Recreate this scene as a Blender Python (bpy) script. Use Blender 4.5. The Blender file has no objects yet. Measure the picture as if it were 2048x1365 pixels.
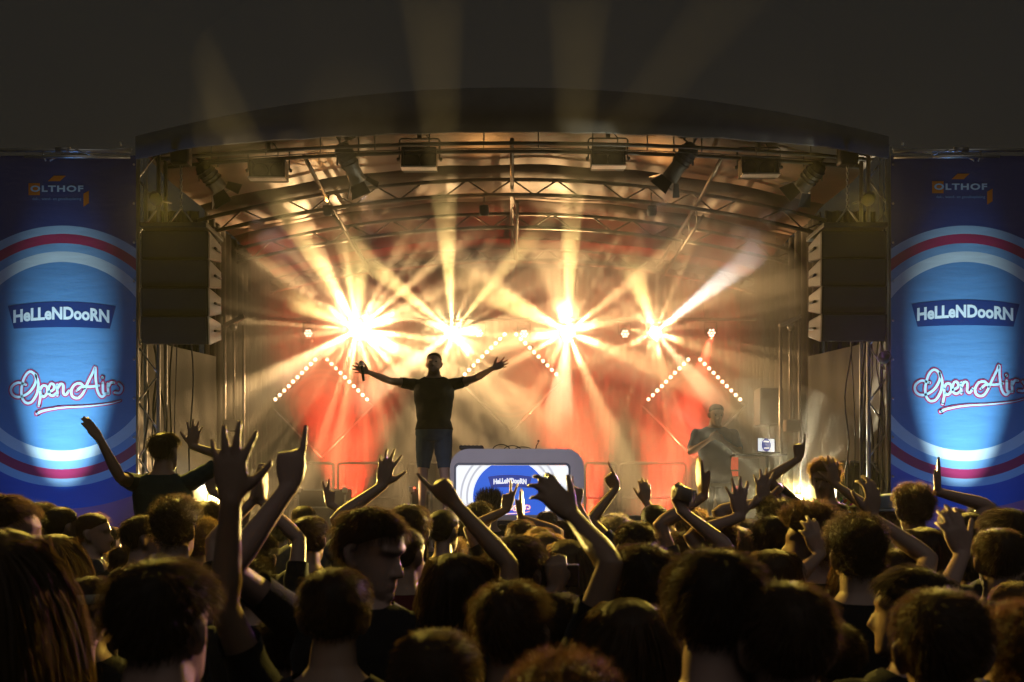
import bpy, bmesh, math, random
import numpy as np
from mathutils import Vector, Matrix, Quaternion
random.seed(7); np.random.seed(7)
R = math.radians
SC = bpy.context.scene
COL = SC.collection

# ------------------------------------------------------------------ camera
F = 1991.0; CX = 1024.0; HY = 1000.0; CH = 1.95      # focal length and horizon in photograph pixels, lens height
cam_d = bpy.data.cameras.new('camera'); cam = bpy.data.objects.new('camera', cam_d); COL.objects.link(cam)
cam.location = (0, 0, CH); cam.rotation_euler = (R(90), 0, 0)
cam_d.sensor_fit = 'HORIZONTAL'; cam_d.sensor_width = 36.0; cam_d.lens = 36.0 * F / 2048
cam_d.shift_y = (HY - 682.5) / 2048; cam_d.clip_start = 0.05; cam_d.clip_end = 400
cam_d.dof.use_dof = True; cam_d.dof.focus_distance = 10.5; cam_d.dof.aperture_fstop = 4.5
SC.camera = cam
# ------------------------------------------------------------------ night sky, faint fill added to lift the dark crowd, exposure
W = bpy.data.worlds.new('World'); SC.world = W; W.use_nodes = True
bg = W.node_tree.nodes['Background']; bg.inputs[0].default_value = (1.0, 0.965, 0.91, 1); bg.inputs[1].default_value = 0.0125
sun_d = bpy.data.lights.new('night_fill', 'SUN'); sun_d.energy = 0.12; sun_d.angle = R(40); sun_d.color = (1, 0.95, 0.9)
sun = bpy.data.objects.new('night_fill', sun_d); COL.objects.link(sun); sun.rotation_euler = (R(38), 0, R(12)); sun.location = (0, -5, 12)
vs = SC.view_settings; vs.view_transform = 'Standard'; vs.look = 'None'; vs.exposure = 0.0; vs.gamma = 1.0; vs.use_curve_mapping = False
cy = SC.cycles
cy.use_denoising = True; cy.max_bounces = 5; cy.diffuse_bounces = 0; cy.glossy_bounces = 2; cy.transmission_bounces = 4
cy.volume_bounces = 0; cy.transparent_max_bounces = 8; cy.sample_clamp_indirect = 4.0; cy.sample_clamp_direct = 0.0
cy.caustics_reflective = False; cy.caustics_refractive = False; cy.use_light_tree = True
cy.denoising_input_passes = 'RGB_ALBEDO_NORMAL'; cy.denoising_prefilter = 'ACCURATE'
try: cy.denoiser = 'OPENIMAGEDENOISE'
except Exception: pass

# ------------------------------------------------------------------ helpers
def P(px, py, Y): return Vector(((px - CX) / F * Y, Y, CH + (HY - py) / F * Y))
def U(n, Y): return n / F * Y

MATS = {}
def mat(name, col, rough=0.6, metal=0.0, spec=0.4, var=0.12, vs_=6.0, bump=0.0, bs=60.0, emit=None, es=0.0, trans=0.0, alpha=1.0, sheen=0.0):
    if name in MATS: return MATS[name]
    m = bpy.data.materials.new(name); m.use_nodes = True; nt = m.node_tree; b = nt.nodes['Principled BSDF']
    b.inputs['Roughness'].default_value = rough; b.inputs['Metallic'].default_value = metal
    b.inputs['Specular IOR Level'].default_value = spec
    if trans: b.inputs['Transmission Weight'].default_value = trans
    if alpha < 1: b.inputs['Alpha'].default_value = alpha
    if sheen: b.inputs['Sheen Weight'].default_value = sheen; b.inputs['Sheen Roughness'].default_value = 0.4
    tc = nt.nodes.new('ShaderNodeTexCoord')
    if var > 0:
        n = nt.nodes.new('ShaderNodeTexNoise'); n.inputs['Scale'].default_value = vs_; n.inputs['Detail'].default_value = 5
        nt.links.new(tc.outputs['Object'], n.inputs['Vector'])
        r = nt.nodes.new('ShaderNodeMapRange'); r.inputs['From Min'].default_value = 0.25; r.inputs['From Max'].default_value = 0.75
        r.inputs['To Min'].default_value = 1 - var; r.inputs['To Max'].default_value = 1 + var
        nt.links.new(n.outputs['Fac'], r.inputs['Value'])
        mx = nt.nodes.new('ShaderNodeVectorMath'); mx.operation = 'SCALE'; mx.inputs[0].default_value = col[:3]
        nt.links.new(r.outputs[0], mx.inputs['Scale']); nt.links.new(mx.outputs[0], b.inputs['Base Color'])
    else:
        b.inputs['Base Color'].default_value = (*col[:3], 1)
    if bump > 0:
        n2 = nt.nodes.new('ShaderNodeTexNoise'); n2.inputs['Scale'].default_value = bs; n2.inputs['Detail'].default_value = 4
        nt.links.new(tc.outputs['Object'], n2.inputs['Vector'])
        bp = nt.nodes.new('ShaderNodeBump'); bp.inputs['Strength'].default_value = bump; bp.inputs['Distance'].default_value = 0.02
        nt.links.new(n2.outputs['Fac'], bp.inputs['Height']); nt.links.new(bp.outputs[0], b.inputs['Normal'])
    if emit:
        b.inputs['Emission Color'].default_value = (*emit, 1); b.inputs['Emission Strength'].default_value = es
    MATS[name] = m
    return m

class MB:
    def __init__(s): s.v = []; s.f = []; s.sm = []
    def add(s, V, Fc, smooth=False):
        o = len(s.v); s.v += [tuple(v) for v in V]; s.f += [tuple(i + o for i in f) for f in Fc]; s.sm += [smooth] * len(Fc); return s
    def box(s, c, d, M=None, bev=0.0):
        c = Vector(c); h = Vector(d) / 2
        if bev > 0:
            bm = bmesh.new(); bmesh.ops.create_cube(bm, size=1.0)
            for v in bm.verts: v.co = Vector((v.co.x * d[0], v.co.y * d[1], v.co.z * d[2]))
            bmesh.ops.bevel(bm, geom=list(bm.edges), offset=min(bev, min(d) * .45), segments=2, affect='EDGES', profile=0.5)
            bm.verts.index_update()
            V = [v.co.copy() for v in bm.verts]; Fc = [[v.index for v in f.verts] for f in bm.faces]; bm.free()
        else:
            V = [Vector((x * h.x, y * h.y, z * h.z)) for x in (-1, 1) for y in (-1, 1) for z in (-1, 1)]
            Fc = [(0, 1, 3, 2), (4, 6, 7, 5), (0, 4, 5, 1), (2, 3, 7, 6), (0, 2, 6, 4), (1, 5, 7, 3)]
        if M is not None: V = [M @ v for v in V]
        return s.add([v + c for v in V], Fc)
    def tube(s, a, b, r, n=8, r2=None):
        return s.chain([a, b], [r, r if r2 is None else r2], n)
    def chain(s, pts, rad, n=8, flat=1.0):
        pts = [Vector(p) for p in pts]
        if not hasattr(rad, '__len__'): rad = [rad] * len(pts)
        rings = []; up = None
        for i, p in enumerate(pts):
            t = (pts[min(i + 1, len(pts) - 1)] - pts[max(i - 1, 0)]).normalized()
            if up is None:
                up = Vector((0, 0, 1)) if abs(t.z) < .9 else Vector((0, 1, 0))
            x = t.cross(up).normalized(); up = x.cross(t).normalized()
            rings.append([p + (x * math.cos(2 * math.pi * k / n) + up * math.sin(2 * math.pi * k / n) * flat) * rad[i] for k in range(n)])
        V = [v for r in rings for v in r]; Fc = []
        for i in range(len(rings) - 1):
            for k in range(n): Fc.append((i * n + k, i * n + (k + 1) % n, (i + 1) * n + (k + 1) % n, (i + 1) * n + k))
        s.add(V, Fc, True)
        o = len(s.v) - len(V)
        s.f.append(tuple(o + k for k in reversed(range(n)))); s.f.append(tuple(o + (len(rings) - 1) * n + k for k in range(n))); s.sm += [False, False]
        return s
    def lathe(s, c, axis, prof, n=20):
        axis = Vector(axis).normalized(); q = Vector((0, 0, 1)).rotation_difference(axis); c = Vector(c)
        V = []; Fc = []
        for (r, h) in prof:
            for k in range(n):
                a = 2 * math.pi * k / n; V.append(c + q @ Vector((r * math.cos(a), r * math.sin(a), h)))
        for i in range(len(prof) - 1):
            for k in range(n): Fc.append((i * n + k, i * n + (k + 1) % n, (i + 1) * n + (k + 1) % n, (i + 1) * n + k))
        Fc.append(tuple(reversed(range(n)))); Fc.append(tuple((len(prof) - 1) * n + k for k in range(n)))
        return s.add(V, Fc, True)
    def prism(s, poly, d, M):
        """poly: 2-D outline (x, z); d: thickness along y; M: placing matrix"""
        n = len(poly); V = [M @ Vector((x, -d / 2, z)) for x, z in poly] + [M @ Vector((x, d / 2, z)) for x, z in poly]
        Fc = [tuple(range(n)), tuple(reversed(range(n, 2 * n)))] + [(i, i + n, (i + 1) % n + n, (i + 1) % n) for i in range(n)]
        return s.add(V, Fc)
    def sphere(s, c, r, n=12, sc=(1, 1, 1)):
        c = Vector(c); prof = [(math.sin(math.pi * i / (n // 2)) * r + 1e-5, -math.cos(math.pi * i / (n // 2)) * r) for i in range(n // 2 + 1)]
        V = []; Fc = []
        for (rr, h) in prof:
            for k in range(n):
                a = 2 * math.pi * k / n; V.append(c + Vector((rr * math.cos(a) * sc[0], rr * math.sin(a) * sc[1], h * sc[2])))
        for i in range(len(prof) - 1):
            for k in range(n): Fc.append((i * n + k, i * n + (k + 1) % n, (i + 1) * n + (k + 1) % n, (i + 1) * n + k))
        return s.add(V, Fc, True)
    def mesh(s, name):
        me = bpy.data.meshes.new(name); me.from_pydata(s.v, [], s.f)
        me.polygons.foreach_set('use_smooth', s.sm); me.update(); return me
    def build(s, name, m=None, parent=None):
        me = s.mesh(name)
        return link(name, me, m, parent)

def link(name, me, m=None, parent=None):
    o = bpy.data.objects.new(name, me); COL.objects.link(o)
    if m is not None and me.materials.find(m.name) < 0 and len(me.materials) == 0: me.materials.append(m)
    if parent is not None:
        o.parent = parent
        o.matrix_parent_inverse = parent_world(parent).inverted()
    return o
def parent_world(p):
    M = p.matrix_basis.copy()
    while p.parent is not None:
        M = p.parent.matrix_basis @ p.matrix_parent_inverse @ M; p = p.parent
    return M
def tag(o, label=None, cat=None, group=None, kind=None):
    if label: o['label'] = label
    if cat: o['category'] = cat
    if group: o['group'] = group
    if kind: o['kind'] = kind
    return o
def thing(name, loc, label, cat, group=None):
    o = bpy.data.objects.new(name, None); COL.objects.link(o); o.location = loc; o.empty_display_size = 0.2
    return tag(o, label, cat, group)
def aim(o, target):
    o.rotation_euler = (Vector(target) - o.location).to_track_quat('-Z', 'Y').to_euler()
def spot(loc, target, power, deg, col, blend=0.5, rad=0.02, parent=None, name='beam'):
    d = bpy.data.lights.new(name, 'SPOT'); d.energy = power; d.spot_size = R(deg); d.spot_blend = blend; d.color = col; d.shadow_soft_size = rad
    o = bpy.data.objects.new(name, d); COL.objects.link(o); o.location = loc; aim(o, target)
    if parent is not None: o.parent = parent; o.matrix_parent_inverse = parent_world(parent).inverted()
    return o
def point(loc, power, col, rad=0.05, parent=None, name='glow'):
    d = bpy.data.lights.new(name, 'POINT'); d.energy = power; d.color = col; d.shadow_soft_size = rad
    o = bpy.data.objects.new(name, d); COL.objects.link(o); o.location = loc
    if parent is not None: o.parent = parent; o.matrix_parent_inverse = parent_world(parent).inverted()
    return o

# materials
M_BLACK = mat('black_paint', (0.02, 0.02, 0.021), 0.55, bump=0.1)
M_CAB = mat('speaker_paint', (0.018, 0.018, 0.019), 0.5, bump=0.25, bs=220)
M_CABLIT = mat('speaker_side_lit', (0.10, 0.10, 0.105), 0.4, bump=0.2, bs=200)  # cabinet paint lightened, standing in for stage light on the sides
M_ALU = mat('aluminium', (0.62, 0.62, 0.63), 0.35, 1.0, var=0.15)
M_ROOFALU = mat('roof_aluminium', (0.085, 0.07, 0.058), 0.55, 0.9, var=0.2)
M_STEEL = mat('dull_steel', (0.30, 0.30, 0.31), 0.45, 0.8, var=0.2)
M_CLOTHBLK = mat('black_molton', (0.022, 0.021, 0.021), 0.95, spec=0.1, bump=0.15, bs=300)
M_DRAPE = mat('brown_drape', (0.022, 0.017, 0.014), 0.9, spec=0.15, var=0.25, bump=0.15)
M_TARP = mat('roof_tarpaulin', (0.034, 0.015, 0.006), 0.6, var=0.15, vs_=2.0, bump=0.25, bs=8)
M_WHITECLOTH = mat('pale_side_cloth', (0.10, 0.092, 0.085), 0.85, var=0.12, vs_=2.0, bump=0.1, bs=30)
M_DECK = mat('stage_deck_plywood', (0.025, 0.022, 0.02), 0.6, var=0.3)
M_WHITE = mat('white_booth_shell', (0.76, 0.75, 0.77), 0.45, var=0.04)
M_CABLE = mat('black_cable', (0.02, 0.02, 0.02), 0.6, var=0)
M_BOARD = mat('pale_wood_block', (0.4, 0.3, 0.24), 0.7)
# ================================================================== SETTING
SZ = 1.25                                    # stage floor height
g = MB(); g.add([(-40, -28, 0), (40, -28, 0), (40, 52, 0), (-40, 52, 0)], [(0, 1, 2, 3)])
tag(g.build('ground', mat('trampled_field', (0.05, 0.045, 0.03), 0.95, var=0.4, vs_=1.5, bump=0.4, bs=5)), kind='structure')

# ------------------------------------------------------------------ stage platform
st = thing('stage_platform', (0, 10.8, 0), 'dark plywood stage platform behind the front rows of the crowd', 'stage')
for i in range(4):
    for j in range(3):
        MB().box((-3.09 + 2.06 * i, 11.84 + 2.06 * j, SZ - 0.06), (2.05, 2.05, 0.12), bev=0.006).build('deck_panel', M_DECK, st)
sk = MB(); n = 90
for k in range(n + 1):
    x = -4.12 + 8.24 * k / n; y = 10.80 + 0.03 * math.sin(k * 1.9)
    sk.v += [(x, y, 0.0), (x, y, SZ - 0.02)]
for k in range(n): sk.f.append((2 * k, 2 * k + 2, 2 * k + 3, 2 * k + 1)); sk.sm.append(True)
sk.build('skirt', M_CLOTHBLK, st)
MB().box((0, 10.78, SZ - 0.03), (8.24, 0.03, 0.06)).build('front_edge_trim', M_STEEL, st)

# riser in front of the booth
rs = thing('stage_riser', (0.1, 11.35, SZ), 'low pale-topped riser under the booth and the performer', 'platform')
MB().box((0.13, 11.45, 1.75), (2.6, 0.95, 0.05), bev=0.006).build('top', mat('riser_top', (0.35, 0.32, 0.28), 0.6), rs)
for x in (-1.12, 0.13, 1.38):
    for y in (11.05, 11.85): MB().tube((x, y, SZ), (x, y, 1.725), 0.025).build('leg', M_STEEL, rs)
MB().box((0.13, 11.0, 1.49), (2.56, 0.012, 0.46)).build('front_cloth', M_CLOTHBLK, rs)

# ------------------------------------------------------------------ roof
RK = 0.033
def roof_z(x): return 6.16 - RK * x * x
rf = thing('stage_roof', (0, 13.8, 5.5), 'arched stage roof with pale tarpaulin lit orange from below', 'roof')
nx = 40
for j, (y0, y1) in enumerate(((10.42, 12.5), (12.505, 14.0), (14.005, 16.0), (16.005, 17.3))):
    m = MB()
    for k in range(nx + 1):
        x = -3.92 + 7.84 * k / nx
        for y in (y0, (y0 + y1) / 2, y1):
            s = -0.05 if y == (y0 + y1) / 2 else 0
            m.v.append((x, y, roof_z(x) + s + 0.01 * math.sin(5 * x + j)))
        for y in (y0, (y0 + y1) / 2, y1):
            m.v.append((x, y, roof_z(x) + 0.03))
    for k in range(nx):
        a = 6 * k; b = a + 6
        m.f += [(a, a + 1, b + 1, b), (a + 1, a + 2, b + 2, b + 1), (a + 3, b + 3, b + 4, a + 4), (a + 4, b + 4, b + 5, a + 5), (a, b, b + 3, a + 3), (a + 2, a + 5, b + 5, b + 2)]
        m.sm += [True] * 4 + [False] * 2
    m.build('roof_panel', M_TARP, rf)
m = MB(); nx = 60
for k in range(nx + 1):
    x = -3.92 + 7.84 * k / nx; zb = 5.786 - 0.0142 * x * x - (0.10 * max(0, abs(x) - 3.3)) + 0.004 * math.sin(9 * x); zt = roof_z(x) + 0.08
    m.v += [(x, 10.36 + 0.012 * math.sin(11 * x), zb), (x, 10.36, zt), (x, 10.40 + 0.012 * math.sin(11 * x), zb), (x, 10.40, zt)]
for k in range(nx):
    a = 4 * k; b = a + 4
    m.f += [(a, b, b + 1, a + 1), (a + 2, a + 3, b + 3, b + 2), (a, a + 2, b + 2, b), (a + 1, b + 1, b + 3, a + 3)]; m.sm += [True] * 4
m.build('valance', mat('valance_cloth', (0.10, 0.11, 0.125), 0.9, spec=0.1), rf)
wr = MB()
for k in range(12): wr.tube((-3.2 + k * 0.58, 10.6, 5.70 - 0.012 * (-3.2 + k * .58) ** 2), (-3.2 + k * 0.58, 10.6, 5.86), 0.006, 6)
wr.chain([(-3.3 + 6.6 * k / 24, 10.6, 5.69 - 0.012 * (-3.3 + 6.6 * k / 24) ** 2) for k in range(25)], 0.006, 6)
wr.build('curtain_wire', M_CABLE, rf)

def arch_truss(Y, zc, label, hw=3.95):
    t = thing('arch_truss', (0, Y, zc - 0.3), label, 'truss', 'arched roof trusses')
    N = 28; xs = [-hw + 2 * hw * k / N for k in range(N + 1)]
    za = lambda x: zc - RK * x * x
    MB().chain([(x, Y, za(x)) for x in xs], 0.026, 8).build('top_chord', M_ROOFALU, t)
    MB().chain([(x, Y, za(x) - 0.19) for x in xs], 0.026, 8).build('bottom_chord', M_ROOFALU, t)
    for k in range(N):
        a, b = (0, -0.19) if k % 2 == 0 else (-0.19, 0)
        if k % 7 == 3: continue
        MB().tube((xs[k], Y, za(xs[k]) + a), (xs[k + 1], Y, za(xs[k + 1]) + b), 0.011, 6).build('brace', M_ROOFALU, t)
    return t
arch_truss(12.5, 5.97, 'aluminium arched truss nearest the front of the stage roof')
arch_truss(14.0, 5.97, 'aluminium arched truss in the middle of the stage roof')
arch_truss(16.0, 5.97, 'aluminium arched truss at the back of the stage roof')
for x, nm in ((-2.3, 'slanting roof spreader bar left of the centre of the arch'), (0.0, 'roof spreader bar hanging at the centre of the arch'), (2.33, 'slanting roof spreader bar right of the centre of the arch')):
    zz = 5.93 - RK * x * x
    t = thing('spreader_bar', (x, 12.5, zz - 0.2), nm, 'bar', 'roof spreader bars')
    MB().chain([(x, 11.0, zz + 0.0), (x, 12.5, zz - 0.08), (x, 16.0, zz - 0.08)], 0.024, 8).build('upper_tube', M_ROOFALU, t)
    MB().chain([(x + 0.07, 12.5, zz - 0.24), (x + 0.07, 16.0, zz - 0.24)], 0.02, 8).build('lower_tube', M_ROOFALU, t)
    for k in range(6): MB().tube((x, 12.6 + k * 0.55, zz - 0.08), (x + 0.07, 12.9 + k * 0.55, zz - 0.24), 0.009, 6).build('brace', M_ROOFALU, t)

ft = thing('front_truss', (0, 10.85, 5.9), 'dark lighting truss behind the valance, holding the front lamps', 'truss')
for dy in (0, 0.25):
    for dz in (0, 0.25):
        MB().chain([(-3.85 + 7.7 * k / 20, 10.75 + dy, 5.80 + dz - 0.012 * (-3.85 + .385 * k) ** 2) for k in range(21)], 0.022, 8).build('chord', M_BLACK, ft)

# ------------------------------------------------------------------ back and side drapes
def drape(name, a, b, z0, z1, m, label, amp=0.05, waves=26, n=160, cat='curtain'):
    a = Vector(a); b = Vector(b); d = (b - a); nn = Vector((d.y, -d.x, 0)).normalized(); mb = MB()
    for k in range(n + 1):
        t = k / n; o = amp * (math.sin(t * waves * 2 * math.pi) + 0.4 * math.sin(t * waves * 5.1 + 1)) 
        p = a + d * t
        for i, z in enumerate((z0, z0 + (z1 - z0) * .5, z1)):
            q = p + nn * o * (1.0, 0.85, 0.6)[i]; mb.v.append((q.x, q.y, z))
    for k in range(n):
        for i in range(2): mb.f.append((3 * k + i, 3 * k + 3 + i, 3 * k + 4 + i, 3 * k + 1 + i)); mb.sm.append(True)
    return tag(mb.build(name, m), label, cat)
drape('backdrop_curtain', (-3.95, 17.0, 0), (3.95, 17.0, 0), SZ, 5.9, M_DRAPE, 'dark brown pleated backdrop curtain across the back of the stage', 0.04, 44, 300)
drape('side_curtain', (-3.9, 12.6, 0), (-3.9, 16.9, 0), SZ, 5.6, M_DRAPE, 'dark pleated side curtain on the left of the stage', 0.05, 16)
drape('side_curtain', (3.9, 16.9, 0), (3.9, 12.6, 0), SZ, 5.6, M_DRAPE, 'dark pleated side curtain on the right of the stage', 0.05, 16)
drape('side_cloth', (-4.22, 10.95, 0), (-3.72, 12.5, 0), 1.0, 3.75, M_WHITECLOTH, 'pale cloth below the left hanging speaker stack, marked by light shapes', 0.005, 5, 90, 'cloth')
drape('side_cloth', (3.72, 12.5, 0), (4.22, 10.95, 0), 1.0, 3.75, M_WHITECLOTH, 'pale cloth below the right hanging speaker stack, crossed by light streaks', 0.005, 5, 90, 'cloth')
drape('wing_curtain', (-4.6, 12.6, 0), (-3.95, 12.58, 0), 1.0, 5.6, M_CLOTHBLK, 'black masking curtain beside the left hanging speaker stack', 0.03, 5, 60)
drape('wing_curtain', (3.95, 12.58, 0), (4.6, 12.6, 0), 1.0, 5.6, M_CLOTHBLK, 'black masking curtain beside the right hanging speaker stack', 0.03, 5, 60)

# ------------------------------------------------------------------ diamond signs with bulbs
M_SIGN = None
def sign_material():
    m = bpy.data.materials.new('ring_print'); m.use_nodes = True; nt = m.node_tree; b = nt.nodes['Principled BSDF']; b.inputs['Roughness'].default_value = 0.6
    tc = nt.nodes.new('ShaderNodeTexCoord'); sp = nt.nodes.new('ShaderNodeSeparateXYZ'); nt.links.new(tc.outputs['Object'], sp.inputs[0])
    cb = nt.nodes.new('ShaderNodeCombineXYZ'); nt.links.new(sp.outputs[0], cb.inputs[0]); nt.links.new(sp.outputs[2], cb.inputs[1])
    ln = nt.nodes.new('ShaderNodeVectorMath'); ln.operation = 'LENGTH'; nt.links.new(cb.outputs[0], ln.inputs[0])
    rp = nt.nodes.new('ShaderNodeValToRGB'); rp.color_ramp.interpolation = 'CONSTANT'; cr = rp.color_ramp
    st = [(0, (.12, .05, .03)), (.20, (.08, .02, .016)), (.26, (.12, .05, .03)), (.42, (.05, .014, .01)), (.47, (.14, .06, .04)), (.52, (.05, .02, .018)), (.56, (.14, .06, .04)), (.60, (.03, .02, .018))]
    cr.elements[0].position = 0; cr.elements[0].color = (*st[0][1], 1); cr.elements[1].position = st[1][0]; cr.elements[1].color = (*st[1][1], 1)
    for p, c in st[2:]:
        e = cr.elements.new(p); e.color = (*c, 1)
    nt.links.new(ln.outputs['Value'], rp.inputs[0]); nt.links.new(rp.outputs[0], b.inputs['Base Color']); return m
M_SIGN = sign_material()
M_BULB = mat('warm_bulb', (1, .8, .5), 0.4, var=0, emit=(1.0, 0.66, 0.38), es=9.0)
M_SOCKET = mat('bulb_socket', (0.12, 0.1, 0.09), 0.5)
bulb_me = MB().lathe((0, 0, 0), (0, -1, 0), [(0.012, 0), (0.024, 0.006), (0.029, 0.018), (0.025, 0.032), (0.012, 0.042)], 12).mesh('bulb'); bulb_me.materials.append(M_BULB)
def diamond(px, py, label, Y=16.2, half=0.84):
    c = P(px, py, Y); t = thing('diamond_sign', c, label, 'sign', 'diamond light signs at the back of the stage')
    h = half * 0.93
    pm = MB(); pm.prism([(0, h), (-h, 0), (0, -h), (h, 0)], 0.02, Matrix.Identity(4)); p = pm.build('panel', M_SIGN)
    p.location = c; p.parent = t; p.matrix_parent_inverse = parent_world(t).inverted()
    cs = [Vector((0, -0.03, half)), Vector((half, -0.03, 0)), Vector((0, -0.03, -half)), Vector((-half, -0.03, 0))]
    for k in range(4):
        MB().tube(c + cs[k], c + cs[(k + 1) % 4], 0.016, 8).build('frame_bar', M_ALU if k in (1, 2) else M_SOCKET, t)
    for k in (0, 3):
        a, b = cs[k], cs[(k + 1) % 4]
        for i in range(10):
            q = c + a.lerp(b, 0.115 + 0.0855 * i if k == 0 else 0.885 - 0.0855 * i) + Vector((0, -0.02, 0))
            bo = link('bulb', bulb_me, None); bo.location = q; bo.parent = t; bo.matrix_parent_inverse = parent_world(t).inverted()
    MB().tube(c + Vector((0, 0.05, half)), (c.x, Y + 0.3, 5.7), 0.008, 6).build('hanging_wire', M_CABLE, t)
    return t
diamond(644, 812, 'diamond sign with two glowing bulb rows on the left of the stage')
diamond(1021, 762, 'diamond sign with bulb rows high behind the performer and booth')
diamond(1387, 812, 'diamond sign with two glowing bulb rows behind the man in blue')

# ------------------------------------------------------------------ railings along the back of the stage
M_RAIL = mat('railing_steel', (.12, .11, .10), .5, .5)
def railing(px0, px1, Y, ztop, label):
    a = P(px0, 1000, Y).x; b = P(px1, 1000, Y).x; t = thing('stage_railing', ((a + b) / 2, Y, SZ), label, 'railing', 'stage safety railings')
    r = 0.05; pts = [(a, Y, SZ)]
    pts += [(a + r - r * math.cos(u), Y, ztop - r + r * math.sin(u)) for u in [0, .5, 1.0, 1.57]]
    pts += [(b - r + r * math.cos(u), Y, ztop - r + r * math.sin(u)) for u in [1.57, 1.0, .5, 0]]
    pts += [(b, Y, SZ)]
    MB().chain(pts, 0.021, 8).build('frame', M_RAIL, t)
    MB().tube((a, Y, ztop - 0.52), (b, Y, ztop - 0.52), 0.017, 8).build('cross_rail', M_RAIL, t)
    MB().box(((a + b) / 2, Y, SZ + 0.09), (b - a, 0.02, 0.16)).build('toe_board', M_RAIL, t)
for i, (a, b, lb) in enumerate(((577, 667, 'stage railing panel at the far left beside the flight case'), (676, 806, 'stage railing panel left of the performer, red light behind'),
                     (817, 905, 'stage railing panel directly behind the performer'), (1170, 1232, 'narrow stage railing panel just right of the booth'),
                     (1242, 1372, 'wide stage railing panel between the booth and the man in blue'), (1384, 1480, 'stage railing panel behind the man in blue'))):
    railing(a, b, 15.0, 2.5, lb)
# ================================================================== FLIGHT CASES, TOWERS, SPEAKERS, BANNERS, BOOTH
M_CASE = mat('case_laminate', (0.16, 0.13, 0.11), 0.45, var=0.15)
def flight_case(c, d, label, nplates=2, dark=False):
    c = Vector(c); t = thing('flight_case', (c.x, c.y, c.z - d[2] / 2), label, 'flight case')
    mm = M_BLACK if dark else M_CASE
    MB().box(c, d, bev=0.012).build('body', mm, t)
    for sx in (-1, 1):
        for sz in (-1, 1):
            MB().box(c + Vector((sx * (d[0] / 2 - .012), -d[1] / 2 - .004, sz * (d[2] / 2 - .012))), (.07, .02, .07), bev=.01).build('corner', M_ALU, t)
        MB().box(c + Vector((sx * (d[0] / 2 - .01), -d[1] / 2 - .003, 0)), (.022, .012, d[2] - .15)).build('side_edge', M_ALU, t)
    for sz in (-1, 0.35, 1):
        MB().box(c + Vector((0, -d[1] / 2 - .003, sz * (d[2] / 2 - .01))), (d[0] - .15, .012, .022)).build('edge_strip', M_ALU, t)
    for k in range(nplates):
        x = (k - (nplates - 1) / 2) * d[0] * 0.55
        MB().box(c + Vector((x, -d[1] / 2 - .004, -.05)), (d[0] * .27, .012, .13), bev=.008).build('handle_plate', M_STEEL, t)
        MB().chain([c + Vector((x + u, -d[1] / 2 - .02, -.05)) for u in (-d[0] * .09, 0, d[0] * .09)], .012, 6).build('handle', M_BLACK, t)
    return t
flight_case((P(645, 0, 12.8).x, 13.0, SZ + 0.48), (0.62, 0.5, 0.72), 'brown flight case with metal edges left of the performer')
rk = flight_case((P(842, 0, 12.3).x, 12.4, SZ + 0.42), (0.24, 0.4, 0.84), 'small rack case with red lamps behind the performer\'s legs', 1)
M_REDLED = mat('red_led', (1, .1, .05), .4, var=0, emit=(1, 0.08, 0.03), es=7.0)
for k in range(3): MB().box((P(842, 0, 12.3).x - .07 + .06 * k, 12.17, SZ + .845), (.02, .02, .015)).build('red_lamp', M_REDLED, rk)
ar = thing('amplifier_rack', (P(1470, 0, 13).x, 13.2, SZ), 'tall amplifier rack with red glowing displays right of the man in blue', 'rack')
MB().box((P(1470, 0, 13).x + .1, 13.2, SZ + .62), (.42, .5, 1.24), bev=.01).build('cabinet', M_BLACK, ar)
for k, (y0, y1) in enumerate(((915, 940), (943, 953), (972, 985), (1020, 1026))):
    p0 = P(1462, y0, 12.94); p1 = P(1476, y1, 12.94)
    MB().box(((p0.x + p1.x) / 2, 12.93, (p0.z + p1.z) / 2), (p1.x - p0.x, .02, p0.z - p1.z)).build('display', mat('red_display', (.4, .03, .02), .4, var=0.3, vs_=40, emit=(1, .1, .03), es=0.5) if k != 3 else M_REDLED, ar)
for k, (x0, x1) in enumerate(((1672, 1697), (1700, 1756))):
    a = P(x0, 922, 11.0); b = P(x1, 1040, 11.0)
    t = thing('side_speaker', ((a.x + b.x) / 2, 11.2, 1.0), 'dark floor speaker with pale edge, %s by the right banner' % ('narrower one' if k == 0 else 'wider one'), 'speaker')
    MB().box(((a.x + b.x) / 2, 11.25, (a.z + SZ) / 2), (b.x - a.x - .03, .45, a.z - SZ), bev=.012).build('cabinet', M_CAB, t)
    MB().box(((a.x + b.x) / 2, 11.02, a.z - .012), (b.x - a.x - .01, .03, .025)).build('top_edge', M_ALU, t)
    MB().box((b.x - .016, 11.02, (a.z + SZ) / 2 - .02), (.02, .03, a.z - SZ - .05)).build('side_edge', M_ALU, t)
    MB().box(((a.x + b.x) / 2, 11.018, (a.z + SZ) / 2), (b.x - a.x - .08, .012, a.z - SZ - .12)).build('grille', mat('grille', (.03, .03, .03), .6, bump=.8, bs=400), t)

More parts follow.
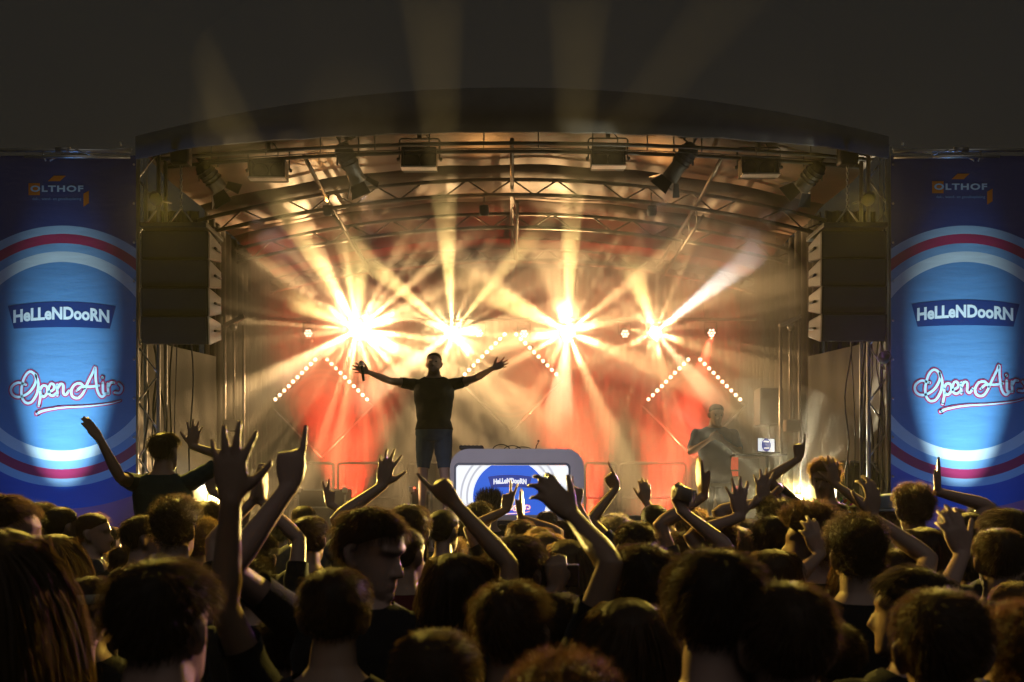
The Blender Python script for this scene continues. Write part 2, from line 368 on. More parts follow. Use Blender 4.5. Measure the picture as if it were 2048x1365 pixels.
# lifting towers on both sides
def tower(s, label):
    X = lambda px: P(1024 + s * (px - 1024), 0, 13.0).x
    t = thing('lifting_tower', (X(1580), 13.0, SZ), label, 'tower', 'lifting towers beside the stage')
    za = P(0, 652, 13).z; zb = P(0, 634, 13).z; M_OR = mat('tower_steel', (.42, .38, .35), .4, .7, var=.25)
    MB().tube((X(1561), 13, SZ), (X(1561), 13, za), .022, 8).build('mast', M_OR, t)
    MB().tube((X(1599), 13, SZ), (X(1599), 13, zb), .022, 8).build('mast', M_OR, t)
    MB().tube((X(1582), 13.05, P(0, 850, 13).z), (X(1582), 13.05, P(0, 650, 13).z), .014, 8).build('lift_strap', M_OR, t)
    MB().box(((X(1561) + X(1599)) / 2, 13, (za + zb) / 2), (abs(X(1602) - X(1558)) * 1.04, .06, .05), M=Matrix.Rotation(-s * math.atan2(zb - za, X(1599) - X(1561)) if s < 0 else -math.atan2(zb - za, X(1599) - X(1561)), 4, 'Y')).build('head_bar', M_OR, t)
    MB().sphere((X(1582), 13.0, P(0, 655, 13).z), .05, 10).build('pulley', M_STEEL, t)
    MB().box((X(1583), 12.98, P(0, 852, 13).z), (.19, .14, .15), bev=.01).build('counterweight', M_BOARD, t)
    MB().box((X(1580), 13, SZ + .04), (.5, .5, .06), bev=.01).build('base', M_STEEL, t)
tower(1, 'tall metal lifting tower with wooden counterweight on the right of the stage')
tower(-1, 'tall metal lifting tower with wooden counterweight on the left of the stage')
a = P(1537, 815, 13.6)
t = thing('monitor_speaker', (a.x, 13.6, SZ), 'dark boxy monitor speaker on a stand beside the right lifting tower', 'speaker')
MB().box(a, (.32, .34, .5), bev=.015).build('cabinet', M_CAB, t); MB().tube((a.x, 13.6, SZ), (a.x, 13.6, a.z - .25), .02).build('stand', M_BLACK, t)
MB().box(a + Vector((0, -.175, 0)), (.27, .012, .44)).build('grille', MATS['grille'], t)

# laptop on a stand
c = P(1532, 891, 12.2)
t = thing('laptop', (c.x, 12.2, c.z - .12), 'open laptop with glowing logo screen at the right of the stage', 'laptop')
Ml = Matrix.Translation(c) @ Matrix.Rotation(R(3), 4, 'Y') @ Matrix.Rotation(R(-12), 4, 'X')
lid = MB(); lid.box((0, 0, 0), (.215, .012, .18), bev=.004); lid.v = [tuple(Ml @ Vector(v)) for v in lid.v]; lid.build('lid', M_BLACK, t)
def disc(mb, M, cx, cz, rx, rz, y, n=40):
    mb.add([M @ Vector((cx + rx * math.cos(2 * math.pi * k / n), y, cz + rz * math.sin(2 * math.pi * k / n))) for k in range(n)], [tuple(range(n))])
M_SWHITE = mat('screen_white', (.8, .8, .8), .4, var=0, emit=(.9, .95, 1.0), es=.9)
M_SBLUE = mat('screen_blue', (.02, .1, .6), .4, var=0, emit=(.015, .13, .75), es=.75)
M_SNAVY = mat('screen_navy', (.02, .05, .25), .4, var=0, emit=(.01, .035, .3), es=.7)
M_SRED = mat('screen_red', (.7, .05, .1), .4, var=0, emit=(.75, .06, .12), es=.8)
M_SGREY = mat('screen_grey', (.6, .6, .65), .4, var=0, emit=(.55, .58, .62), es=.8)
sc = MB().add([Ml @ Vector(v) for v in ((-.1, -.009, -.08), (.1, -.009, -.08), (.1, -.009, .08), (-.1, -.009, .08))], [(0, 1, 2, 3)]).build('screen', M_SWHITE, t)
s2 = MB(); disc(s2, Ml, 0, 0, .058, .082, -.0125); s2.build('blue_oval', M_SNAVY, sc)
s2 = MB(); s2.add([Ml @ Vector(v) for v in ((-.035, -.015, .035), (.035, -.015, .035), (.03, -.015, .052), (-.03, -.015, .052))], [(0, 1, 2, 3)])
s2.add([Ml @ Vector(v) for v in ((-.03, -.015, -.05), (.032, -.015, -.046), (.034, -.015, -.03), (-.028, -.015, -.034))], [(0, 1, 2, 3)]); s2.build('pale_mark', M_SWHITE, sc)
MB().box((c.x, 12.06, c.z - .1), (.22, .2, .015)).build('keyboard', M_BLACK, t)
t = thing('laptop_stand', (c.x, 12.15, SZ), 'thin dark stand holding the open laptop', 'stand')
MB().box((c.x - .12, 12.1, c.z - .125), (.62, .3, .02)).build('tray', M_BLACK, t); MB().tube((c.x, 12.15, SZ), (c.x, 12.15, c.z - .135), .018).build('post', M_BLACK, t)

# ------------------------------------------------------------------ hanging line arrays
def line_array(s, px_in, px_out, y0, y1, label):
    Y = 10.3; xin = P(px_in, 0, Y).x; xout = P(px_out, 0, Y).x; zt = P(0, y0, Y).z; zb = P(0, y1, Y).z
    t = thing('line_array', ((xin + xout) / 2, Y + .2, zb), label, 'speaker', 'hanging line array speaker stacks')
    N = 4; h = (zt - zb) / N; xm = (xin + xout) / 2; w = abs(xout - xin)
    for k in range(N):
        zc = zt - h * (k + .5); tilt = R(1.5 + 2.2 * k); T = Matrix.Translation((xm, Y, zc)) @ Matrix.Rotation(tilt, 4, 'X')
        c = MB(); prof = [(0.0, h * .485), (.06, h * .485), (.44, h * .30), (.44, -h * .30), (.06, -h * .485), (0.0, -h * .485)]
        V = [T @ Vector((sx * w / 2, y, z)) for sx in (-1, 1) for y, z in prof]
        n = 6; c.add(V, [tuple(reversed(range(n))), tuple(range(n, 2 * n))] + [(i, (i + 1) % n, (i + 1) % n + n, i + n) for i in range(n)])
        cab = c.build('cabinet', M_CAB, t)
        gm = MB(); gm.box((0, -.008, 0), (w * .96, .012, h * .9), bev=.004); gm.v = [tuple(T @ Vector(v)) for v in gm.v]; gm.build('grille', MATS['grille'], cab)
        for sx in (-1, 1):
            sp = MB(); pr = [(.09, h * .36), (.36, h * .22), (.36, -h * .22), (.09, -h * .36)]
            q = [T @ Vector((sx * (w / 2 + .004), y, z)) for y, z in prof] + [T @ Vector((sx * (w / 2 + .012), .02 + (y) * .93, z * .9)) for y, z in prof]
            sp.add(q, [tuple(range(6, 12))] + [(i, (i + 1) % 6, (i + 1) % 6 + 6, i + 6) for i in range(6)])
            sp.build('side_plate', M_CABLIT, cab)
            hd = MB(); hd.chain([T @ Vector((sx * (w / 2 + .03), y, 0)) for y in (.14, .2, .28, .34)], .014, 6); hd.build('handle', M_BLACK, cab)
    MB().box((xm, Y + .25, zt + .05), (w * 1.0, .62, .05), bev=.008).build('flying_frame', M_BLACK, t)
    for dx in (-.25, .25): MB().tube((xm + dx * w, Y + .2, zt + .07), (xm, Y + .2, zt + .3), .01, 6).build('bridle', M_STEEL, t)
    for k in range(14):
        M = Matrix.Translation((xm, Y + .2, zt + .31 + k * .035)) @ Matrix.Rotation(R(90 * (k % 2)), 4, 'Z')
        lk = MB().chain([M @ Vector((.012 * math.cos(u), 0, .022 * math.sin(u))) for u in [i * math.pi / 4 for i in range(9)]], .005, 5); lk.build('chain_link', M_STEEL, t)
    MB().box((xm, Y + .2, zt + .9), (.2, .16, .32), bev=.03).build('chain_hoist', M_BLACK, t)
    # cable loom above
    return t
line_array(-1, 416, 283, 462, 690, 'black line array speaker stack hanging beside the left banner')
line_array(1, 1644, 1772, 462, 684, 'black line array speaker stack hanging beside the right banner')

def roof_tower(px, label):
    t = thing('roof_tower', (P(px, 0, 10.75).x, 10.75, 0), label, 'tower', 'roof towers'); x = P(px, 0, 10.75).x
    for dx in (-.11, .11):
        for dy in (0, .22): MB().tube((x + dx, 10.7 + dy, 0), (x + dx, 10.7 + dy, 5.75), .022, 8).build('mast_tube', M_STEEL, t)
    for k in range(18):
        z = .3 + k * .3; sg = 1 if k % 2 else -1
        MB().tube((x - .11 * sg, 10.7, z), (x + .11 * sg, 10.7, z + .3), .01, 6).build('brace', M_STEEL, t)
roof_tower(300, 'slim truss tower standing under the left speaker stack')
roof_tower(1754, 'slim truss tower standing under the right speaker stack')

# cables that hang below the stacks
rnd = random.Random(3)
def cables(s):
    for k in range(9):
        px = 1024 + s * (rnd.uniform(645, 748)); px2 = px + rnd.uniform(-14, 14); Y = rnd.uniform(10.75, 11.0)
        a = P(px, rnd.uniform(640, 690), Y); b = P(px2, rnd.uniform(930, 1010), Y)
        pts = [a.lerp(b, u) + Vector((.03 * math.sin(3.1 * u * (1 + k % 3)) * (1 if k % 2 else -1), .02 * math.sin(6 * u), 0)) for u in [i / 10 for i in range(11)]]
        o = MB().chain(pts, rnd.uniform(.006, .013), 6).build('hanging_cable', M_CABLE)
        tag(o, 'thin black cable hanging in the bundle under the %s speaker stack' % ('right' if s > 0 else 'left'), 'cable', 'cables under the %s speaker stack' % ('right' if s > 0 else 'left'))
cables(-1); cables(1)

# ------------------------------------------------------------------ writing helpers
def text_mesh(txt, size, off=0.0, shear=0.0, space=1.0):
    c = bpy.data.curves.new('t', 'FONT'); c.body = txt; c.size = size; c.align_x = 'CENTER'; c.align_y = 'CENTER'; c.offset = off; c.shear = shear; c.space_character = space; c.resolution_u = 3
    o = bpy.data.objects.new('t', c); COL.objects.link(o)
    dg = bpy.context.evaluated_depsgraph_get(); me = bpy.data.meshes.new_from_object(o.evaluated_get(dg)); bpy.data.objects.remove(o); bpy.data.curves.remove(c)
    V = np.array([v.co[:] for v in me.vertices]); Fc = [tuple(p.vertices) for p in me.polygons]; bpy.data.meshes.remove(me)
    return V, Fc
def fit_text(txt, w, h, off=0.0, shear=0.0, space=1.0, bend=0.0):
    V, Fc = text_mesh(txt, 1.0, off, shear, space)
    lo = V.min(0); hi = V.max(0); V = (V - (lo + hi) / 2); V[:, 0] *= w / (hi[0] - lo[0]); V[:, 1] *= h / (hi[1] - lo[1])
    V[:, 1] -= bend * (V[:, 0] / (w / 2)) ** 2
    return V, Fc
def put_print(V, Fc, c, y, scale=1.0): return [(c.x + v[0] * scale, y, c.z + v[1] * scale) for v in V], Fc
def ribbon(pts, wd):
    """flat stroke in x-z with round ends"""
    P2 = [np.array(p, float) for p in pts]; out = []; n = len(P2)
    for i in range(n):
        t = P2[min(i + 1, n - 1)] - P2[max(i - 1, 0)]; t = t / (np.linalg.norm(t) + 1e-9); nn = np.array((-t[1], t[0]))
        w = wd[i] if hasattr(wd, '__len__') else wd
        out.append((P2[i] + nn * w / 2, P2[i] - nn * w / 2))
    V = [p for ab in out for p in ab]; Fc = [(2 * i, 2 * i + 1, 2 * i + 3, 2 * i + 2) for i in range(n - 1)]
    for e in (0, n - 1):
        w = (wd[e] if hasattr(wd, '__len__') else wd) / 2; o = len(V)
        V += [P2[e] + w * np.array((math.cos(u), math.sin(u))) for u in [k * math.pi / 5 for k in range(10)]]; Fc.append(tuple(range(o, o + 10)))
    return V, Fc
def smooth(pts, n=8):
    pts = [np.array(p, float) for p in pts]; P4 = [2 * pts[0] - pts[1]] + pts + [2 * pts[-1] - pts[-2]]; out = []
    for i in range(1, len(P4) - 2):
        a, b, c, d = P4[i - 1:i + 3]
        for k in range(n):
            u = k / n; out.append(.5 * ((2 * b) + (c - a) * u + (2 * a - 5 * b + 4 * c - d) * u * u + (3 * b - a - 3 * c + d) * u ** 3))
    out.append(pts[-1]); return out
# script lettering 'Open Air', strokes in photograph pixels measured from the left banner's centre (122, 780)
SCRIPT = [
 [(-72, -10), (-88, -14), (-100, -6), (-101, 6), (-92, 14), (-78, 13), (-62, 2), (-52, -16), (-54, -30), (-64, -36), (-74, -26), (-80, -6), (-80, 14), (-72, 26), (-60, 24), (-50, 8), (-47, -12), (-52, -30)],
 [(-44, -4), (-43, 14), (-46, 32)], [(-44, 2), (-38, -8), (-30, -6), (-29, 6), (-36, 14), (-42, 10)],
 [(-26, 4), (-17, 0), (-15, -8), (-21, -12), (-26, -4), (-25, 8), (-18, 12), (-10, 6)],
 [(-9, -10), (-9, 11)], [(-9, 0), (-3, -11), (3, -9), (3, 6), (8, 10), (14, 2)],
 [(46, -2), (38, -12), (26, -10), (19, 2), (22, 14), (34, 16), (44, 4), (52, -14), (62, -34), (67, -44), (68, -20), (72, 4), (80, 14), (88, 8)], [(30, 2), (40, -6), (56, -6), (74, -8)],
 [(82, -14), (83, 6), (90, 8)], [(81, -25), (82, -24)],
 [(92, -12), (93, 8)], [(92, -4), (98, -14), (104, -14)], [(106, 6), (116, 6), (120, -4), (114, -12)]]
def script_print(parent, c, y, k, mw, mr, w=5.0, wo=10.5, swash=True):
    sets = [smooth(s, 6) if len(s) > 2 else s for s in SCRIPT]
    if swash: sw = smooth([(-50, 48), (-36, 42), (0, 36), (50, 33), (95, 28), (118, 22)], 6)
    for nm, wd, yy, m in (('script_outline', wo, y, mr), ('script_lettering', w, y - .0022, mw)):
        mb = MB()
        for s in sets + ([sw] if swash else []):
            ww = wd
            if swash and s is sw: ww = [max(wd * (1.1 - .9 * i / len(s)), wd - 4.5) for i in range(len(s))]
            V, Fc = ribbon(s, ww); 
            # each stroke a hair further forward, so that crossing strokes never share a plane
            yy -= .0001
            mb.add([(c.x + v[0] * k, yy, c.z - v[1] * k) for v in V], Fc)
        mb.build(nm, m, parent)

# ------------------------------------------------------------------ banners
def banner_material(name, kpx):
    m = bpy.data.materials.new(name); m.use_nodes = True; nt = m.node_tree; b = nt.nodes['Principled BSDF']
    b.inputs['Roughness'].default_value = 0.38; b.inputs['Specular IOR Level'].default_value = 0.35
    tc = nt.nodes.new('ShaderNodeTexCoord'); sp = nt.nodes.new('ShaderNodeSeparateXYZ'); nt.links.new(tc.outputs['Object'], sp.inputs[0])
    cb = nt.nodes.new('ShaderNodeCombineXYZ'); nt.links.new(sp.outputs[0], cb.inputs[0]); nt.links.new(sp.outputs[2], cb.inputs[1])
    ln = nt.nodes.new('ShaderNodeVectorMath'); ln.operation = 'LENGTH'; nt.links.new(cb.outputs[0], ln.inputs[0])
    dv = nt.nodes.new('ShaderNodeMath'); dv.operation = 'DIVIDE'; dv.inputs[1].default_value = 300 * kpx; nt.links.new(ln.outputs['Value'], dv.inputs[0])
    rp = nt.nodes.new('ShaderNodeValToRGB'); rp.color_ramp.interpolation = 'CONSTANT'; cr = rp.color_ramp
    BLUE = (.10, .24, .46); WH = (.62, .66, .70); NAVY = (.018, .05, .20); RED = (.42, .03, .10); MID = (.20, .36, .58)
    st = [(0, BLUE), (188 / 300, WH), (209 / 300, MID), (226 / 300, RED), (244 / 300, (.34, .47, .62)), (261 / 300, NAVY)]
    cr.elements[0].color = (*st[0][1], 1); cr.elements[1].position = st[1][0]; cr.elements[1].color = (*st[1][1], 1)
    for p, c in st[2:]: cr.elements.new(p).color = (*c, 1)
    nt.links.new(dv.outputs[0], rp.inputs[0])
    # lower end: uplight painted as brighter blue, then pink print below a shallow curve
    def less(v, val):
        n = nt.nodes.new('ShaderNodeMath'); n.operation = 'LESS_THAN'; nt.links.new(v, n.inputs[0]); n.inputs[1].default_value = val; return n.outputs[0]
    sq = nt.nodes.new('ShaderNodeMath'); sq.operation = 'MULTIPLY'; nt.links.new(sp.outputs[0], sq.inputs[0]); nt.links.new(sp.outputs[0], sq.inputs[1])
    ma = nt.nodes.new('ShaderNodeMath'); ma.operation = 'MULTIPLY_ADD'; nt.links.new(sq.outputs[0], ma.inputs[0]); ma.inputs[1].default_value = -.25; nt.links.new(sp.outputs[2], ma.inputs[2])
    far = nt.nodes.new('ShaderNodeMath'); far.operation = 'GREATER_THAN'; nt.links.new(dv.outputs[0], far.inputs[0]); far.inputs[1].default_value = 261 / 300
    low = nt.nodes.new('ShaderNodeMath'); low.operation = 'MULTIPLY'; nt.links.new(less(sp.outputs[2], -.5), low.inputs[0]); nt.links.new(far.outputs[0], low.inputs[1])
    m1 = nt.nodes.new('ShaderNodeMix'); m1.data_type = 'RGBA'; nt.links.new(low.outputs[0], m1.inputs[0]); nt.links.new(rp.outputs[0], m1.inputs[6]); m1.inputs[7].default_value = (.02, .10, .42, 1)
    m2 = nt.nodes.new('ShaderNodeMix'); m2.data_type = 'RGBA'; nt.links.new(less(ma.outputs[0], -305 * kpx), m2.inputs[0]); nt.links.new(m1.outputs[2], m2.inputs[6]); m2.inputs[7].default_value = (.40, .14, .28, 1)
    nz = nt.nodes.new('ShaderNodeTexNoise'); nz.inputs['Scale'].default_value = 7; nz.inputs['Detail'].default_value = 6; nt.links.new(tc.outputs['Object'], nz.inputs['Vector'])
    wv = nt.nodes.new('ShaderNodeTexNoise'); wv.inputs['Scale'].default_value = 2.0; wv.inputs['Detail'].default_value = 3
    mp = nt.nodes.new('ShaderNodeMapping'); mp.inputs['Scale'].default_value = (1, 1, 5); nt.links.new(tc.outputs['Object'], mp.inputs[0]); nt.links.new(mp.outputs[0], wv.inputs['Vector'])
    ad = nt.nodes.new('ShaderNodeMath'); ad.operation = 'MULTIPLY_ADD'; nt.links.new(wv.outputs['Fac'], ad.inputs[0]); ad.inputs[1].default_value = 1.6; nt.links.new(nz.outputs['Fac'], ad.inputs[2])
    bp = nt.nodes.new('ShaderNodeBump'); bp.inputs['Strength'].default_value = .16; bp.inputs['Distance'].default_value = .02; nt.links.new(ad.outputs[0], bp.inputs['Height']); nt.links.new(bp.outputs[0], b.inputs['Normal'])
    nt.links.new(m2.outputs[2], b.inputs['Base Color'])
    return m
BY = 10.5; KB = BY / F
M_BAN = banner_material('banner_vinyl', KB)
M_PNAVY = mat('print_navy', (.012, .04, .17), .4, var=.08); M_PWHITE = mat('print_white', (.80, .82, .84), .4, var=.05)
M_PRED = mat('print_red', (.45, .04, .12), .4, var=.05); M_PORANGE = mat('print_orange', (.75, .2, .02), .4, var=.05); M_PPALE = mat('print_pale_blue', (.55, .70, .82), .4, var=.05)
def banner(cx, dy, label, x0, x1):
    c = P(cx, 713, BY); t = thing('banner', (c.x, BY, 0), label, 'banner', 'tall printed banners beside the stage')
    m = MB(); nx, nz = 24, 60; xa = P(x0, 0, BY).x - c.x; xb = P(x1, 0, BY).x - c.x; z1 = P(0, 312, BY).z - c.z; z0 = .25 - c.z
    for i in range(nx + 1):
        for j in range(nz + 1):
            x = xa + (xb - xa) * i / nx; z = z0 + (z1 - z0) * j / nz
            m.v.append((x, .0004 * math.sin(7 * z + 3 * x), z))
    for i in range(nx):
        for j in range(nz): m.f.append((i * (nz + 1) + j, (i + 1) * (nz + 1) + j, (i + 1) * (nz + 1) + j + 1, i * (nz + 1) + j + 1)); m.sm.append(True)
    sh = m.build('sheet', M_BAN); sh.location = c; sh.parent = t; sh.matrix_parent_inverse = parent_world(t).inverted()
    # OLTHOF lockup
    V, Fc = fit_text('OLTHOF', 106 * KB, 13 * KB, .035, 0, 1.15); v, f = put_print(V, Fc, P(cx - 10, 378 + dy, BY), BY - .0035); MB().add(v, f).build('sponsor_lettering', M_PPALE, t)
    V, Fc = fit_text('dak-, wand- en gevelbeplating', 98 * KB, 7 * KB, .012); v, f = put_print(V, Fc, P(cx - 10, 399 + dy, BY), BY - .0035); MB().add(v, f).build('sponsor_small_print', mat('print_mid_blue', (.16, .34, .6), .4), t)
    for quad in ([(-67, 367), (-44, 367), (-44, 391), (-67, 391)], [(-16, 352), (8, 352), (-4, 363), (-28, 363)], [(43, 388), (54, 382), (54, 407), (43, 414)]):
        MB().add([P(cx + x, y + dy, BY) + Vector((0, -.0022, 0)) for x, y in quad], [(0, 1, 2, 3)]).build('orange_block', M_PORANGE, t)
    # ribbon with the festival name
    rb = MB(); n = 24; top = []; bot = []
    for i in range(n + 1):
        u = -1 + 2 * i / n; top.append((u * 108, 604 + 9 * u * u)); bot.append((u * 96, 655 + 3 * u * u - 7 * (1 - u * u) * 0 + 0))
    q = [P(cx + x, y + dy, BY) + Vector((0, -.0022, 0)) for x, y in top] + [P(cx + x, y + dy, BY) + Vector((0, -.0022, 0)) for x, y in bot]
    rb.add(q, [(i, i + 1, n + 2 + i, n + 1 + i) for i in range(n)]); rb.build('name_ribbon', M_PNAVY, t)
    V, Fc = fit_text('HeLLeNDooRN', 192 * KB, 26 * KB, .04, 0, 1.0, 7 * KB); v, f = put_print(V, Fc, P(cx - 1, 627 + dy, BY), BY - .0045); MB().add(v, f).build('name_lettering', M_PWHITE, t)
    script_print(t, P(cx, 780 + dy, BY), BY - .0025, KB, M_PPALE, M_PRED)
    for k in range(9):
        for xx in (xa + .02, xb - .02):
            e = MB().lathe((c.x + xx, BY - .004, P(0, 330 + 78 * k, BY).z), (0, -1, 0), [(.006, 0), (.012, .0), (.012, .004), (.006, .004)], 10); e.build('eyelet', M_ALU, t)
    return t
banner(124, 0, 'tall blue ring-printed banner on the left of the stage', -27, 272)
banner(1931, -4, 'tall blue ring-printed banner on the right of the stage', 1782, 2083)
def banner_truss(s, label):
    X = lambda px: P(1024 + s * (px - 1024), 0, BY + .05).x
    Z = lambda py: P(0, py, BY + .05).z
    t = thing('banner_truss', (X(1905), BY + .1, Z(330)), label, 'truss', 'banner trusses')
    Y = BY + .06
    MB().tube((X(1780), Y - .1, Z(309)), (X(2110), Y - .1, Z(306)), .020, 8).build('top_tube', M_ALU, t)
    MB().tube((X(1900), Y - .1, Z(306.5)), (X(1928), Y - .1, Z(306)), .03, 10).build('coupler', M_STEEL, t)
    MB().tube((X(1781), Y - .1, Z(321)), (X(1962), Y - .42, Z(340)), .017, 8).build('lower_tube', M_ALU, t)
    MB().tube((X(1800), Y + .2, Z(284)), (X(1975), Y + .2, Z(300)), .015, 8).build('rear_tube', M_ALU, t)
    for a, b in (((1845, 322), (1882, 311)), ((1912, 313), (1932, 334)), ((1955, 313), (1940, 334)), ((1800, 290), (1792, 303))):
        MB().tube((X(a[0]), Y - .1, Z(a[1])), (X(b[0]), Y - .2, Z(b[1])), .009, 6).build('brace', M_ALU, t)
    for px in (1783, 2085):
        MB().tube((X(px) - s * .03, Y + .02, 0), (X(px) - s * .03, Y + .02, Z(308)), .024, 8).build('pole', M_STEEL, t)
banner_truss(-1, 'blue-lit aluminium truss along the top of the left banner')
banner_truss(1, 'blue-lit aluminium truss along the top of the right banner')

# ------------------------------------------------------------------ DJ booth with screen
def rrect(x0, z0, x1, z1, r, n=8):
    pts = []
    for cx, cz, a0 in ((x1 - r, z1 - r, 0), (x0 + r, z1 - r, 90), (x0 + r, z0 + r, 180), (x1 - r, z0 + r, 270)):
        for k in range(n + 1): a = R(a0 + 90 * k / n); pts.append((cx + r * math.cos(a), cz + r * math.sin(a)))
    return pts
KY = 11.1; A = P(900, 898, KY); B = P(1168, 1047, KY)
bt = thing('dj_booth', ((A.x + B.x) / 2, KY + .3, B.z), 'white rounded booth with a glowing logo screen at the stage front', 'booth')
outer = rrect(A.x, 1.777, B.x, A.z, U(38, KY)); IN0 = P(908, 926, KY); IN1 = P(1141, 1034, KY); inner = rrect(IN0.x, IN1.z, IN1.x, IN0.z, U(10, KY))
def frame_ring(o, i, y0, y1):
    n = len(o); V = [(x, y0, z) for x, z in o] + [(x, y0, z) for x, z in i] + [(x, y1, z) for x, z in o] + [(x, y1, z) for x, z in i]; Fc = []
    for k in range(n):
        j = (k + 1) % n
        Fc += [(k, n + k, n + j, j), (k, j, 2 * n + j, 2 * n + k), (n + k, 3 * n + k, 3 * n + j, n + j), (2 * n + k, 2 * n + j, 3 * n + j, 3 * n + k)]
    return V, Fc
MB().add(*frame_ring(outer, inner, KY, KY + .55)).build('shell', M_WHITE, bt)
MB().add(*frame_ring(inner, rrect(IN0.x + .022, IN1.z + .022, IN1.x - .022, IN0.z - .022, U(8, KY)), KY + .012, KY + .05)).build('bezel', mat('bezel', (.10, .16, .24), .3), bt)
S0 = P(911, 931, KY + .06); S1 = P(1138, 1031, KY + .06); ys = KY + .06
scr = MB().add([(S0.x, ys, S1.z), (S1.x, ys, S1.z), (S1.x, ys, S0.z), (S0.x, ys, S0.z)], [(0, 1, 2, 3)]).build('screen', M_SWHITE, bt)
sc_c = P(1020, 995, ys); kp = ys / F
def clipdisc(r, y, m, nm, r2=None, side=None):
    """disc or ring cut off at the screen's edges"""
    mb = MB(); zlo = S1.z + .002; zhi = S0.z - .002; n = 64
    def half(rr, z):
        d = rr * rr - (z - sc_c.z) ** 2; return math.sqrt(d) if d > 0 else 0.0
    zs = [zlo + (zhi - zlo) * i / n for i in range(n + 1)]
    for a, b in zip(zs[:-1], zs[1:]):
        ha, hb = half(r, a), half(r, b)
        if ha + hb <= 0: continue
        if r2 is None: mb.add([(sc_c.x - ha, y, a), (sc_c.x + ha, y, a), (sc_c.x + hb, y, b), (sc_c.x - hb, y, b)], [(0, 1, 2, 3)])
        else:
            ia, ib = half(r2, a), half(r2, b)
            for s in ((-1, 1) if side is None else (side,)): mb.add([(sc_c.x + s * ia, y, a), (sc_c.x + s * ha, y, a), (sc_c.x + s * hb, y, b), (sc_c.x + s * ib, y, b)], [(0, 1, 2, 3)])
    mb.build(nm, m, scr)
for sd_ in (-1, 1): clipdisc(100 * kp, ys - .003, M_SGREY, 'grey_ring', 96 * kp, sd_); clipdisc(88 * kp, ys - .003, M_SGREY, 'grey_ring', 84 * kp, sd_)
clipdisc(74 * kp, ys - .004, M_SBLUE, 'blue_disc')
rb = MB(); n = 16
q = [(sc_c.x + u * 44 * kp, ys - .007, P(0, 950 + 4 * u * u, ys).z) for u in [-1 + 2 * i / n for i in range(n + 1)]] + [(sc_c.x + u * 38 * kp, ys - .007, P(0, 975 + 1 * u * u, ys).z) for u in [-1 + 2 * i / n for i in range(n + 1)]]
rb.add(q, [(i, i + 1, n + 2 + i, n + 1 + i) for i in range(n)]); rb.build('name_ribbon', M_SNAVY, scr)
V, Fc = fit_text('HeLLeNDooRN', 66 * kp, 11 * kp, .05, 0, 1.0, 2 * kp); v, f = put_print(V, Fc, P(1020, 962, ys), ys - .011); MB().add(v, f).build('name_lettering', M_SWHITE, scr)
script_print(scr, P(1020, 1016, ys), ys - .011, kp * .33, M_SWHITE, M_SRED, 6.0, 12.0)
# gear on the booth
t = thing('mixer', (P(943, 0, 11.3).x, 11.3, A.z), 'flat dark mixer lying on top of the booth, left end', 'mixer')
MB().box((P(943, 0, 11.3).x, 11.35, A.z + .022), (.27, .3, .04), bev=.008).build('body', M_BLACK, t)
for k in range(6): MB().lathe((P(922 + 8 * k, 0, 11.3).x, 11.3, A.z + .042), (0, 0, 1), [(.008, 0), (.008, .012), (.006, .014)], 8).build('knob', M_STEEL, t)
t = thing('cable_loop', (P(1020, 0, 11.3).x, 11.3, A.z), 'thin black cables curling over the top of the booth', 'cable')
for k in range(3):
    x0 = P(985 + 22 * k, 0, 11.3).x; MB().chain([(x0 + .2 * u, 11.3 + .05 * k, A.z + .004 + .055 * math.sin(math.pi * u) ** .6 * (1 - .2 * k)) for u in [i / 10 for i in range(11)]], .006, 6).build('cable', M_CABLE, t)
t = thing('microphone_stub', (P(1073, 0, 11.35).x, 11.35, A.z), 'short black gooseneck lamp standing on the booth top', 'lamp')
MB().chain([(P(1071, 0, 11.35).x, 11.35, A.z), (P(1073, 0, 11.35).x, 11.35, A.z + .05), (P(1077, 0, 11.35).x, 11.33, A.z + .085)], .006, 6).build('neck', M_CABLE, t)
MB().sphere(P(1077, 898, 11.33) + Vector((0, 0, .088)), .014, 8).build('head', M_BLACK, t)
# ================================================================== LAMPS
WARM = (1.0, 0.73, 0.40); YEL = (1.0, 0.72, 0.26); COOL = (0.86, 0.92, 1.0); RED = (1.0, 0.05, 0.02); ORG = (1.0, 0.36, 0.06)
lb = thing('lighting_bar', (0, 15.5, 4.7), 'dark horizontal pipe carrying the bright lamps at the back', 'bar')
MB().tube((-3.8, 15.5, 4.76), (3.8, 15.5, 4.76), .025, 10).build('pipe', M_BLACK, lb)
for x in (-3.0, -1.0, 1.0, 3.0): MB().tube((x, 15.5, 4.78), (x, 15.9, 5.75 - RK * x * x), .006, 6).build('hanging_wire', M_CABLE, lb)

